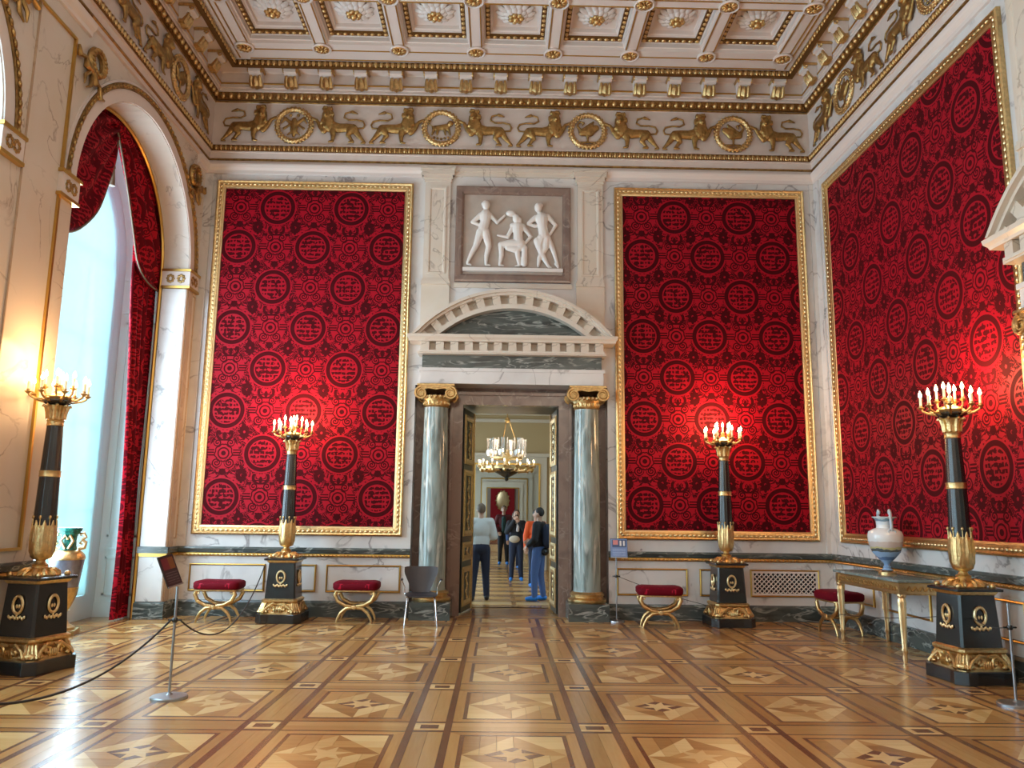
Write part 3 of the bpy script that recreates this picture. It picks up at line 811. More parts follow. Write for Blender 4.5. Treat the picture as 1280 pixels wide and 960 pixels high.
# opened door leaves
def leaf_door(name, p0, p1, sgn):
    v = Vector((p1[0]-p0[0], p1[1]-p0[1], 0)); Lw = v.length; a = math.atan2(v.y, v.x)
    b = MB().box((0, -.025, .03), (Lw, .025, 3.38)); 
    o = struct(name, b, M_dgreen); o.location = (p0[0], p0[1], 0); o.rotation_euler = (0,0,a)
    y = -sgn*.026
    for z0, z1 in ((.12,.75),(.85,1.15),(1.25,2.35),(2.45,3.28)):
        pf = rectframe(MB(), .06, Lw-.06, z0, z1, [(0,0),(.0,y*.5),(.04,y*.9),(.09,y*.5),(.09,0)])
        pf.xf(Matrix.Translation((0, y, 0))); q = part('door_panel', pf, M_gold, o)
        sc = MB(); cx = Lw/2; n = max(2, int((z1-z0)/.14))
        for i in range(n):
            zc = z0+.1+(z1-z0-.2)*(i+.5)/n
            sc.tube([(cx+.12*math.sin(t_*1.6+i*PI)*(1-t_/5), y*1.15, zc-.06+.03*t_) for t_ in [0,.7,1.4,2.1,2.8,3.5]], .014, 5)
            sc.ball((cx, y*1.2, zc), (.04,.012,.04), 6, 4)
        part('gilt_arabesque', sc, M_goldl, q)
    eb = MB().box((Lw-.03, min(0, y*1.8), .03), (Lw+.008, max(0, y*1.8), 3.38)); part('gilt_edge', eb, M_gold, o)
    return o
leaf_door('door_1', (SC-.80, D+.40), (SC-.665, D+1.18), 1)
leaf_door('door_2', (SC+.80, D+.40), (SC+.755, D+1.18), -1)

# columns
def column():
    t = thing('ionic_column', 'grey-green veined marble column left of the doorway, behind the grey chair', 'column', (SC-1.225, D, 0))
    part('plinth', MB().box((-.315,-.315,0), (.315,.315,.265)), M_green, t)
    part('gilt_base', MB().lathe([(.29,.265),(.305,.29),(.305,.32),(.27,.335),(.255,.35),(.255,.365),(.27,.375),(.275,.40),(.25,.42),(.235,.435)], 36), M_gold, t, 40)
    part('shaft', MB().lathe([(.222,.435),(.215,.5),(.215,1.4),(.205,2.4),(.192,3.32)], 40), M_cip, t, 40)
    c = MB()
    c.lathe([(.20,3.32),(.215,3.335),(.20,3.36),(.205,3.42),(.24,3.47),(.25,3.50)], 32)
    c.box((-.27,-.24,3.60), (.27,.24,3.655)); c.box((-.30,-.26,3.655), (.30,.26,3.685))
    cap = part('capital', c, M_gold, t, 40)
    v = MB()
    for s in (-1, 1):
        for yy in (-.24, .24):
            for q in range(26):
                pass
            v.tube([(s*(.235)+s*.105*(1-q/30)*math.cos(-q*.55+PI/2)*1.0, yy, 3.535+.105*(1-q/30)*math.sin(-q*.55+PI/2)) for q in range(24)], [.022*(1-q/40) for q in range(24)], 6)
        v.xf(Matrix(), 0)
        st = len(v.v); v.lathe([(.085,-.22),(.06,-.1),(.055,0),(.06,.1),(.085,.22)], 16); v.xf(Matrix.Translation((s*.235,0,3.535)) @ Matrix.Rotation(PI/2,4,'X'), st)
    for yy in (-.24,): v.tube([(-.16,yy,3.625),(0,yy-.005,3.60),(.16,yy,3.625)], .018, 6)
    part('volute', v, M_gold, cap, 50)
    e = MB()
    for i in range(20):
        a = 2*PI*i/20; e.ball((.235*math.cos(a), .235*math.sin(a), 3.485), (.03,.03,.035), 6, 4)
        e.ball((.205*math.cos(a+.15), .205*math.sin(a+.15), 3.39), (.02,.02,.035), 6, 4)
    stuff(part('egg_ring', e, M_goldl, cap, 50))
    return t
c1 = column()
dup(c1, (SC+1.235, D, 0), label='grey-green veined marble column right of the doorway, beside the blue sign')

# pediment, entablature
def entablature(root_loc, rz, label):
    t = thing('door_pediment', label, 'pediment', root_loc, rz)
    part('architrave', MB().box((-1.49,-.20,3.70), (1.49,0,3.90)).box((-1.51,-.22,3.90), (1.51,0,3.955)), M_white, t)
    part('frieze_slab', MB().box((-1.465,-.17,3.955), (1.465,0,4.18)), M_green, t)
    part('cornice_bed', MB().box((-1.50,-.20,4.18), (1.50,0,4.37)).box((-1.50,-.335,4.19), (1.50,-.315,4.225)).box((-1.53,-.315,4.17), (1.53,0,4.205)), M_white2, t)
    c = MB(); n = 14
    prof = [(0,4.37),(-.345,4.37),(-.36,4.40),(-.40,4.43),(-.41,4.475),(0,4.475)]
    vs = []
    for y, z in prof:
        e = 1.53 + (-y)*.42; vs += [(-e, 0, z), (-e, y, z), (e, y, z), (e, 0, z)]
    c.add(vs, [(4*i+j, 4*i+j+1, 4*i+j+5, 4*i+j+4) for i in range(len(prof)-1) for j in range(3)])
    part('cornice', c, M_white2, t)
    dm = MB().box((-.064,-.325,-.005), (.064,-.19,.15)).mesh('dentil', M_white2)
    for i in range(13):
        o = link('dentil', dm, t); o.location = (-1.41+2.82*i/12, 0, 4.215)
    Rr, zc, ha = 2.107, 3.135, .877
    a = MB(); lo, hi = PI/2-ha, PI/2+ha
    a.ringflat((0,zc), 2.02, 2.06, 40, -.36, 0, lo, hi); a.ringflat((0,zc), 2.06, 2.107, 40, -.42, 0, lo, hi); a.ringflat((0,zc), 1.85, 2.02, 40, -.20, 0, lo, hi); a.ringflat((0,zc), 1.80, 1.875, 40, -.33, 0, lo, hi)
    a.v = [(x, y, max(z, 4.476)) for x, y, z in a.v]
    part('arched_cornice', a, M_white2, t)
    for i in range(13):
        q = lo+.05+(hi-lo-.10)*i/12; o = link('dentil', dm, t)
        o.rotation_euler = (0, PI/2-q, 0); r = 1.87; o.location = (r*math.cos(q), -.0, zc+r*math.sin(q))
    ty = [(1.81*math.cos(lo+(hi-lo)*i/24), zc+1.81*math.sin(lo+(hi-lo)*i/24)) for i in range(25)]
    ty = [(x, max(z, 4.474)) for x, z in ty if z > 4.40]
    part('tympanum', MB().prism(ty + [(-1.3,4.473),(1.3,4.473)][:0], -.16, 0), M_green, t)
    return t
e1 = entablature((SC, D, 0), 0, 'arched marble pediment with green tympanum above the columned doorway')
# the same doorway bay repeats on the right wall; its near end stands in view
dup(e1, at('R', -6.08), -PI/2, label='white marble pediment on the side wall, cut off by the picture edge')
dup(c1, at('R', -6.08-1.235), -PI/2, label='marble column with gilt capital under the pediment on the side wall')
dr = MB().box((R-.04, 5.2, 0), (R, 6.96, 3.42)); struct('door_3', dr, M_dgreen)

# upper pilasters and mouldings of the bay
for k, sc in (('B', SC), ('R', -6.08)):
    for s in (-1, 1):
        c = s*1.30
        b = MB().box((c-.215,-.05,5.50), (c+.215,0,7.22)).box((c-.245,-.07,5.40), (c+.245,0,5.46)).box((c-.23,-.06,5.46), (c+.23,0,5.50))
        b.box((c-.23,-.06,7.22), (c+.23,0,7.27)).box((c-.25,-.08,7.27), (c+.25,0,7.33)).box((c-.28,-.11,7.33), (c+.28,0,7.42)).box((c-.30,-.12,7.42), (c+.30,0,7.47))
        b.box((c-.235,-.045,4.6), (c+.235,0,5.40))
        o = part('wall_pilaster', b.xf(fmat(k) @ Matrix.Translation((sc,0,0))), M_white2, WB if k == 'B' else WR)
        f = rectframe(MB(), c-.15, c+.15, 5.58, 7.12, [(0,0),(0,-.065),(.03,-.062),(.045,-.05)])
        part('pilaster_moulding', f.xf(fmat(k) @ Matrix.Translation((sc,0,0))), M_white2, o)
    b = MB().box((-1.6,-.05,7.33), (1.6,0,7.40)).box((-1.6,-.08,7.40), (1.6,0,7.47)).box((-.99,-.035,5.36), (.99,0,5.44))
    part('cap_moulding', b.xf(fmat(k) @ Matrix.Translation((sc,0,0))), M_white2, WB if k == 'B' else WR)

# carved relief over the doorway
RL = thing('relief_panel', 'square white marble relief of three classical figures above the doorway', 'relief', (SC-.008, D, 6.30))
part('relief_frame', rectframe(MB(), -.976, .976, -.84, .842, [(0,0),(0,-.07),(.03,-.075),(.10,-.07),(.135,-.05),(.14,-.01)]), M_mauve, RL)
part('ground_slab', MB().box((-.86,-.02,-.72), (.86,0,.72)), M_slab, RL)
part('ledge', MB().box((-.84,-.10,-.665), (.84,-.01,-.605)), M_relief, RL)
def Q(x, y): return ((x-510)/470, (505-y)/470)
def figure(parts, balls=()):
    b = MB()
    for pts, rs in parts: b.limb([(Q(*p)[0], -.055-.02*(i_ % 2)*0, Q(*p)[1]) for i_, p in enumerate(pts)], [r/470 for r in rs], 10, (1,.75,1))
    for (x, y), r in balls: b.ball((Q(x,y)[0], -.07, Q(x,y)[1]), [q/470 for q in r], 12, 8)
    return voxel(b, .009, M_relief, 'carved_figure', 3)
F1 = figure([([(255,355),(320,352)], [26,26]), ([(288,350),(285,410),(268,475)], [48,40,40]), ([(250,350),(185,410)], [24,17]), ([(185,410),(235,432),(285,425)], [17,15,14]),
  ([(325,350),(382,412)], [20,15]), ([(382,412),(440,352)], [14,10]), ([(252,490),(215,610)], [36,24]), ([(215,610),(180,680),(152,745)], [24,20,12]), ([(288,490),(318,610)], [36,24]), ([(318,610),(300,690),(298,755)], [24,19,12]),
  ([(152,755),(180,765)], [11,8]), ([(298,762),(330,766)], [11,8]), ([(292,330),(292,290)], [18,18])], [((290,268),(33,30,42)), ((266,262),(14,20,16))])
F2 = figure([([(505,435),(585,440)], [24,24]), ([(545,440),(548,500),(552,560)], [44,38,40]), ([(508,440),(470,520)], [20,16]), ([(470,530),(388,516)], [16,10]), ([(590,445),(650,525)], [20,16]), ([(650,525),(590,600)], [15,12]),
  ([(560,580),(480,585),(415,595)], [38,34,26]), ([(415,595),(420,680),(408,755)], [24,20,13]), ([(575,585),(545,640)], [36,25]), ([(545,640),(552,700),(562,758)], [24,20,13]), ([(405,763),(440,768)], [10,7]), ([(562,763),(530,768)], [10,7]),
  ([(470,620),(520,630),(600,620),(600,750)], [26,30,28,26]), ([(540,420),(538,390)], [16,16])], [((533,378),(30,28,38)), ((560,395),(18,20,30)), ((490,335),(42,26,26))])
F3 = figure([([(690,365),(785,355)], [25,25]), ([(735,370),(745,440),(755,520)], [52,40,42]), ([(680,370),(632,412)], [24,17]), ([(632,418),(680,436),(735,430)], [16,15,14]), ([(792,360),(848,425)], [22,16]), ([(848,425),(800,510)], [15,11]),
  ([(735,535),(715,600)], [38,30]), ([(705,560),(745,680),(792,765)], [34,24,13]), ([(775,535),(765,620),(720,700),(712,765)], [36,27,20,12]), ([(790,540),(835,650),(868,765)], [24,18,12]), ([(792,772),(815,774)], [9,7]), ([(850,745),(870,772)], [14,12]), ([(722,340),(712,300)], [18,18])],
  [((708,282),(32,30,42)), ((722,262),(28,20,22))])
for me_ in (F1, F2, F3): link('carved_figure', me_, RL)

# ================================================================== ENFILADE BEYOND THE DOOR
M_ochre = mat('ochre_wall', (.40,.30,.15), .7)
M_beige = mat('beige_frame', (.52,.46,.36), .5)
XC = .26
def room(n, ya, yb, zt, x0, x1, hw, zd, wallm, win=True):
    struct('floor_far_%d' % n, MB().box((x0-.5, ya, -.2), (x1+.5, yb+.3, -.004)), M_joint)
    f = bpy.data.objects['floor_far_%d' % n]
    pl = MB(); y = ya
    j = 0
    while y < yb+.3:
        for i in range(12):
            if abs(-3+i*.6) < 3.2: pl.box((XC-3.3+i*.55, y, -.004), (XC-3.3+i*.55+.545, min(y+.4, yb+.3), 0))
        y += .405
    stuff(part('floor_planks', pl, W_mid, f))
    li = MB(); y = ya+.5
    while y < yb-.3:
        li.box((XC-.78, y, .0), (XC+.02, y+.42, .003)); li.box((XC+.10, y, .0), (XC+.78, y+.42, .003)); y += .95
    stuff(part('light_inlay', li, W_light, f))
    s = MB()
    if win:
        s.box((x0-.3, ya, 0), (x0, yb, .7)).box((x0-.3, ya, 3.2), (x0, yb, zt))
        yy = ya; 
        while yy < yb: s.box((x0-.3, yy, 0), (x0, min(yy+1.0, yb), zt)); yy += 2.8
    else: s.box((x0-.3, ya, 0), (x0, yb, zt))
    struct('wall_far_left_%d' % n, s, wallm)
    struct('wall_far_right_%d' % n, MB().box((x1, ya, 0), (x1+.3, yb, zt)), wallm)
    struct('ceiling_far_%d' % n, MB().box((x0, ya, zt), (x1, yb, zt+.2)), M_plaster)
    e = struct('wall_far_end_%d' % n, MB().box((x0, yb, 0), (XC-hw, yb+.3, zt)).box((XC+hw, yb, 0), (x1, yb+.3, zt)).box((XC-hw, yb, zd), (XC+hw, yb+.3, zt)), wallm)
    fr = MB().box((XC-hw-.22, yb-.06, 0), (XC-hw, yb+.34, zd+.22)).box((XC+hw, yb-.06, 0), (XC+hw+.22, yb+.34, zd+.22)).box((XC-hw, yb-.06, zd), (XC+hw, yb+.34, zd+.22)).box((XC-hw-.3, yb-.12, zd+.22), (XC+hw+.3, yb, zd+.32))
    part('door_frame', fr, M_beige, e)
    gb = MB().box((XC-hw-.02, yb-.09, 0), (XC-hw+.03, yb-.05, zd)).box((XC+hw-.03, yb-.09, 0), (XC+hw+.02, yb-.05, zd)).box((XC-hw, yb-.09, zd-.03), (XC+hw, yb-.05, zd+.02))
    part('gilt_edge', gb, M_goldr, e)
    co = MB()
    for k_, (q, z) in enumerate(((.05,.62),(.10,.40),(.18,.25),(.28,.10))): co.box((x0, yb-q, zt-z), (x1, yb, zt-z+.10))
    for i in range(int((x1-x0)/.22)): co.box((x0+i*.22, yb-.22, zt-.36), (x0+i*.22+.12, yb, zt-.27))
    part('far_cornice', co, M_beige, e)
    lamp('window_light_far', 'AREA', (x0+.1, (ya+yb)/2, 2.0), 170, DAY, 2.4, (0,-PI/2,0), yb-ya-2)
    return e
room(1, D+1.45, 24.0, 5.0, -3.4, 4.0, .98, 3.12, M_ochre)
room(2, 24.3, 34.0, 5.0, -3.0, 3.6, .98, 3.12, M_beige)
room(3, 34.3, 44.0, 5.0, -3.0, 3.6, .88, 3.05, M_beige)
for x in (-1.55, 2.05):
    for yc in (25.6, 29, 32.4):
        q = MB().lathe([(.26,0),(.26,.2),(.2,.25),(.18,3.3),(.26,3.45),(.26,3.6)], 20); tag(part('far_column', q, M_cip, None, 40), 'grey marble column %s the far room, beyond the chandelier' % {(-1.55,25.6):'nearest on the left of',(-1.55,29):'second on the left of',(-1.55,32.4):'third on the left of',(2.05,25.6):'nearest on the right of',(2.05,29):'second on the right of',(2.05,32.4):'third on the right of'}[(x,yc)], 'column').location = (x, yc, 0)
struct('floor_far_4', MB().box((-3, 44, -.2), (4, 56.5, 0)), W_mid); struct('ceiling_far_4', MB().box((-3, 44.3, 5), (4, 56.5, 5.2)), M_plaster)
struct('wall_far_left_4', MB().box((-3.2, 44, 0), (-3, 56.5, 5)), M_beige); struct('wall_far_right_4', MB().box((4, 44, 0), (4.2, 56.5, 5)), M_beige); struct('wall_far_end_4', MB().box((-3, 56, 0), (4, 56.3, 5)), M_beige)
lamp('window_light_far', 'POINT', (-1.8, 50, 4), 260, DAY, .5)  # daylight-coloured point lamp; this last room has no window openings
TB = thing('throne_backcloth', 'small red cloth with golden oval emblem on the farthest wall', 'wall hanging', (XC+.06, 55.9, 0))
part('red_cloth', MB().box((-.84,-.05,0), (.84,0,3.4)), mat('throne_red', (.42,.01,.02), .8), TB)
em = MB().ball((0,-.1,2.55), (.46,.06,.70), 16, 10)
for i in range(14):
    a = 2*PI*i/14; em.ball((.46*math.cos(a), -.1, 2.55+.68*math.sin(a)), .07, 6, 5)
part('golden_emblem', em, M_goldl, TB, 60)

# chandelier of the first room beyond
CHL = thing('chandelier', 'gilded chandelier with glass shades hanging beyond the doorway', 'chandelier', (.20, 19.5, 0))
part('bowl', MB().lathe([(.02,2.42),(.05,2.46),(.04,2.5),(.14,2.55),(.30,2.64),(.36,2.70),(.30,2.72),(.12,2.75)], 24), M_black, CHL, 40)
part('gilt_ring', MB().lathe([(.60,2.70),(.64,2.70),(.65,2.76),(.60,2.76)], 36, cap=False).lathe([(.34,2.95),(.38,2.95),(.38,3.0),(.34,3.0)], 28, cap=False).lathe([(.04,2.7),(.07,2.8),(.04,2.9),(.08,3.05),(.03,3.2)], 14), M_gold, CHL, 40)
cn = MB()
for a in (0, 2.1, 4.2): cn.tube([(.36*math.cos(a), .36*math.sin(a), 3.0), (.05*math.cos(a), .05*math.sin(a), 3.9)], .014, 5)
cn.tube([(0,0,3.85),(0,0,5.0)], .02, 5); cn.ball((0,0,3.92), .07, 8, 6)
part('chain', cn, M_goldd, CHL)
arm = MB().tube([(0,0,2.72),(.2,0,2.66),(.55,0,2.66),(.68,0,2.74)], [.02,.025,.02,.02], 6).lathe([(.05,2.76),(.06,2.78),(.03,2.79)], 10, (.68,0,0)).ball((.62,0,2.70), (.05,.05,.07), 6, 5).mesh('candle_arm', M_gold, 50)
cnd = MB().lathe([(.017,2.78),(.017,2.87)], 8, (.68,0,0)).mesh('candle', M_wax)
flm = MB().ball((.68,0,2.90), (.016,.016,.034), 8, 6).mesh('flame', M_flame, 60)
for i in range(14):
    for nm, me_ in (('candle_arm', arm), ('candle', cnd), ('flame', flm)): link(nm, me_, CHL, rz=2*PI*(i+.3)/14)
M_shade = bpy.data.materials.new('shade_glass'); M_shade.use_nodes = True
t = M_shade.node_tree; tr = t.nodes.new('ShaderNodeBsdfTransparent'); gl = t.nodes.new('ShaderNodeBsdfGlossy'); gl.inputs['Roughness'].default_value = .05
mx = t.nodes.new('ShaderNodeMixShader'); mx.inputs[0].default_value = .3; t.links.new(tr.outputs[0], mx.inputs[1]); t.links.new(gl.outputs[0], mx.inputs[2]); t.links.new(mx.outputs[0], t.nodes['Material Output'].inputs[0])
shd = MB().lathe([(.085,3.02),(.125,3.09),(.105,3.22),(.12,3.46)], 14, (.40,0,0), cap=False).mesh('glass_shade', M_shade, 40)
scd = MB().lathe([(.02,2.98),(.02,3.10)], 8, (.40,0,0)).mesh('candle', M_wax); sfl = MB().ball((.40,0,3.14), (.02,.02,.045), 8, 6).mesh('flame', M_flame, 60)
for i in range(6):
    for nm, me_ in (('glass_shade', shd), ('candle', scd), ('flame', sfl)): link(nm, me_, CHL, rz=2*PI*(i+.25)/6)
lamp('chandelier_glow', 'POINT', (.20, 19.5, 3.6), 80, WARM, .6)
# ================================================================== PARQUET
PX, PY, PX0, PY0 = 1.275, 1.43, -.50, 6.45      # pitch and a crossing
BW, BH = .34, .30                              # band widths
def inview(x, y):
    v = Vector((x, y, 0)) - Vector((0,0,1.62)); d = v.dot(fw)
    if d < .5: return False
    u = 640+989.8*v.dot(rt)/d; w_ = 480-989.8*v.dot(up)/d
    return -150 < u < 1430 and w_ < 1120
def ringslab0(hx, hy, w_):
    return MB().box((-hx,-hy,-.004),(hx,-hy+w_,.0006)).box((-hx,hy-w_,-.004),(hx,hy,.0006)).box((-hx,-hy+w_,-.004),(-hx+w_,hy-w_,.0006)).box((hx-w_,-hy+w_,-.004),(hx,hy-w_,.0006))
def slab(hx, hy, top=0): return MB().box((-hx,-hy,-.006), (hx,hy,top))
g_ = .0012
m_strip_v = slab(.0275-g_, (PY-BH)/2-g_).mesh('dark_strip', W_dark)
m_strip_h = slab((PX-BW)/2-g_, .013-g_).mesh('dark_strip', W_dark)
lbv = (PY-BH)/2
m_band_v = MB().box((-(PY-BH)/2+g_, -.0525/1+g_, -.006), ((PY-BH)/2-g_, .0525-g_, 0)).mesh('band_plank', W_tan)
m_band_v2 = MB().box((-(PY-BH)/2+g_, -(BW-.11)/4+g_, -.006), ((PY-BH)/2-g_, (BW-.11)/4-g_, 0)).mesh('band_plank', W_tan)
m_band_h = MB().box((-(PX-BW)/2+g_, -(BH-.052)/4+g_, -.006), ((PX-BW)/2-g_, (BH-.052)/4-g_, 0)).mesh('band_plank', W_tan)
m_node = slab(BW/2-g_, BH/2-g_).mesh('parquet_node', W_dark)
m_inl = ringslab0(BW/2-.055, BH/2-.05, .045).mesh('node_inlay', W_light)
TX, TY = (PX-BW)/2, (PY-BH)/2                  # tile half sizes
b1 = .075

def trap(l, wdt, inset):
    b = MB(); P_ = [(-l+g_, -wdt/2+g_/2), (l-g_, -wdt/2+g_/2), (l-inset-g_, wdt/2-g_/2), (-l+inset+g_, wdt/2-g_/2)]
    b.add([(x,y,-.006) for x,y in P_] + [(x,y,0) for x,y in P_], [(3,2,1,0),(4,5,6,7),(0,1,5,4),(1,2,6,5),(2,3,7,6),(3,0,4,7)]); return b
m_bh = trap(TX, b1, b1).mesh('border_plank', W_mid); m_bv = trap(TY, b1, b1).mesh('border_plank', W_mid)
fx, fy = TX-b1, TY-b1
def ringslab(hx, hy, w_):
    b = MB(); 
    b.box((-hx,-hy,-.006),(hx,-hy+w_,0)).box((-hx,hy-w_,-.006),(hx,hy,0)).box((-hx,-hy+w_,-.006),(-hx+w_,hy-w_,0)).box((hx-w_,-hy+w_,-.006),(hx,hy-w_,0)); return b
m_fr = ringslab(fx-g_, fy-g_, .03).mesh('inlay_frame', W_dark)
# field: planks running along the diagonal, clipped to the field, light and mid by turns
def clip(poly, ax, val, keep):
    out = []
    for i in range(len(poly)):
        a, b = poly[i], poly[(i+1)%len(poly)]
        ia, ib = (a[ax]-val)*keep >= 0, (b[ax]-val)*keep >= 0
        if ia: out.append(a)
        if ia != ib:
            t_ = (val-a[ax])/(b[ax]-a[ax]); out.append((a[0]+(b[0]-a[0])*t_, a[1]+(b[1]-a[1])*t_))
    return out
ix, iy = fx-.031, fy-.031
def field_pieces():
    """pinwheel: four quarters, each of parallel planks, alternate quarters light"""
    out = []
    nb = 3
    for q, (sx, sy) in enumerate(((1,1),(-1,1),(-1,-1),(1,-1))):
        # quarter rectangle split along a slant so the light parts form a pinwheel
        for i in range(nb):
            if q % 2 == 0: x0, x1 = 0, ix; y0_, y1_ = iy*i/nb, iy*(i+1)/nb
            else: x0, x1 = ix*i/nb, ix*(i+1)/nb; y0_, y1_ = 0, iy
            poly = [(x0+g_,y0_+g_),(x1-g_,y0_+g_),(x1-g_,y1_-g_),(x0+g_,y1_-g_)]
            # slant line through quarter: light beyond the diagonal
            k = iy/ix
            for side in (1, -1):
                pp = []
                pl = poly
                for j in range(len(pl)):
                    a, b = pl[j], pl[(j+1)%len(pl)]
                    fa, fb = (a[1]-k*(ix-a[0]))*side, (b[1]-k*(ix-b[0]))*side
                    if fa >= 0: pp.append(a)
                    if (fa >= 0) != (fb >= 0):
                        t_ = fa/(fa-fb); pp.append((a[0]+(b[0]-a[0])*t_, a[1]+(b[1]-a[1])*t_))
                if len(pp) >= 3:
                    pp = [(x*sx, y*sy) for x, y in pp]
                    if sx*sy < 0: pp.reverse()
                    out.append((pp, W_light if side*(1 if q % 2 else -1) < 0 else W_mid))
    return out
def pslab(pp, top=0):
    n = len(pp); b = MB(); b.add([(x,y,-.006) for x,y in pp] + [(x,y,top) for x,y in pp], [tuple(reversed(range(n))), tuple(range(n,2*n))] + [(i,(i+1)%n,(i+1)%n+n,i+n) for i in range(n)])
    return b
FPS = [(pslab(pp), mm) for pp, mm in field_pieces()]
FPM = [b.mesh('field_plank', mm) for b, mm in FPS]
def starpts(n, r0, r1, a0=0): return [((r0 if i % 2 == 0 else r1)*math.cos(a0+PI*i/n), (r0 if i % 2 == 0 else r1)*math.sin(a0+PI*i/n)) for i in range(2*n)]
m_dia = pslab([(-.21,0),(0,-.18),(.21,0),(0,.18)], .0005).mesh('star_ground', W_dark)
m_dia2 = pslab([(-.21,0),(0,-.18),(.21,0),(0,.18)], .0005).mesh('star_ground', W_mid)
m_star = pslab(starpts(6, .165, .07, .2), .001).mesh('inlay_star', W_light)
cells = []
for i in range(-5, 6):
    for j in range(-7, 5): cells.append((PX0+PX*(i+.5), PY0+PY*(j+.5), i, j))
far = {k: MB() for k in ('dark', 'light', 'mid', 'tan')}
KEY = {W_dark.name:'dark', W_light.name:'light', W_mid.name:'mid', W_tan.name:'tan'}
def lay(me, x, y, rz, near, parent=None, label=None):
    if near:
        o = link(me.name.split('.')[0], me, parent or FLOOR); o.location = (x, y, 0); o.rotation_euler = (0,0,rz); return o
    M = Matrix.Translation((x, y, 0)) @ Matrix.Rotation(rz, 4, 'Z')
    far[KEY[me.materials[0].name]].add([M @ v.co for v in me.vertices], [tuple(p.vertices) for p in me.polygons])
nfield = 0
for x, y, i, j in sorted(cells, key=lambda c: c[1]):
    if x+PX/2 < L or x-PX/2 > R or y-PY/2 > D: continue
    if y < 3: continue
    vis = inview(x, y) or inview(x-.6, y-.6) or inview(x+.6, y+.6) or inview(x-.6, y+.6) or inview(x+.6, y-.6)
    near = vis and y < 10.0
    fnear = near and nfield + len(FPM) <= 296
    cx0, cy0 = x-PX/2, y-PY/2
    o = lay(m_node, cx0, cy0, 0, near); lay(m_inl, cx0, cy0, 0, near, None)
    for s in (-1, 1):
        lay(m_strip_v, cx0+s*(BW/2-.0275), y, 0, near); lay(m_strip_h, x, cy0+s*(BH/2-.013), 0, near)
        lay(m_band_v2, cx0+s*(BW-.11)/4, y, PI/2, near); lay(m_band_h, x, cy0+s*(BH-.052)/4, 0, near)
        lay(m_bh, x, y+s*(TY-b1/2), 0 if s < 0 else PI, near); lay(m_bv, x+s*(TX-b1/2), y, PI/2 if s > 0 else -PI/2, near)
    lay(m_fr, x, y, 0, near)
    for me_ in FPM: lay(me_, x, y, 0 if (i+j) % 2 else PI, fnear)
    if fnear: nfield += len(FPM)
    lay(m_dia if (i+j) % 2 else m_dia2, x, y, 0, near)
    if 1:
        lay(m_star, x, y, 0, near)
for k, b in far.items():
    if b.v:
        # keep the joined far pieces inside the hall
        b.v = [(min(max(px_, L-.42), R), min(py_, D), pz_) for px_, py_, pz_ in b.v]
        stuff(part('parquet_far_'+k if False else {'dark':'dark_inlay','light':'light_planks','mid':'oak_planks','tan':'ash_planks'}[k], b, {'dark':W_dark,'light':W_light,'mid':W_mid,'tan':W_tan}[k], FLOOR))
# plain boards in the window bay and the door passage
pb = MB()
for i in range(10): pb.box((L-1.15, 8.8+i*.40, -.006), (L-.44, 8.8+i*.40+.397, 0))
for i in range(14): pb.box((SC-.84, D+.02+i*.11, -.006), (SC+.84, D+.02+i*.11+.108, 0))
pb.box((BX0, D, -.006), (SC-.85, D+.3, 0)); pb.box((SC+.85, D, -.006), (BX1, D+.3, 0))
stuff(part('threshold_boards', pb, W_mid, FLOOR))

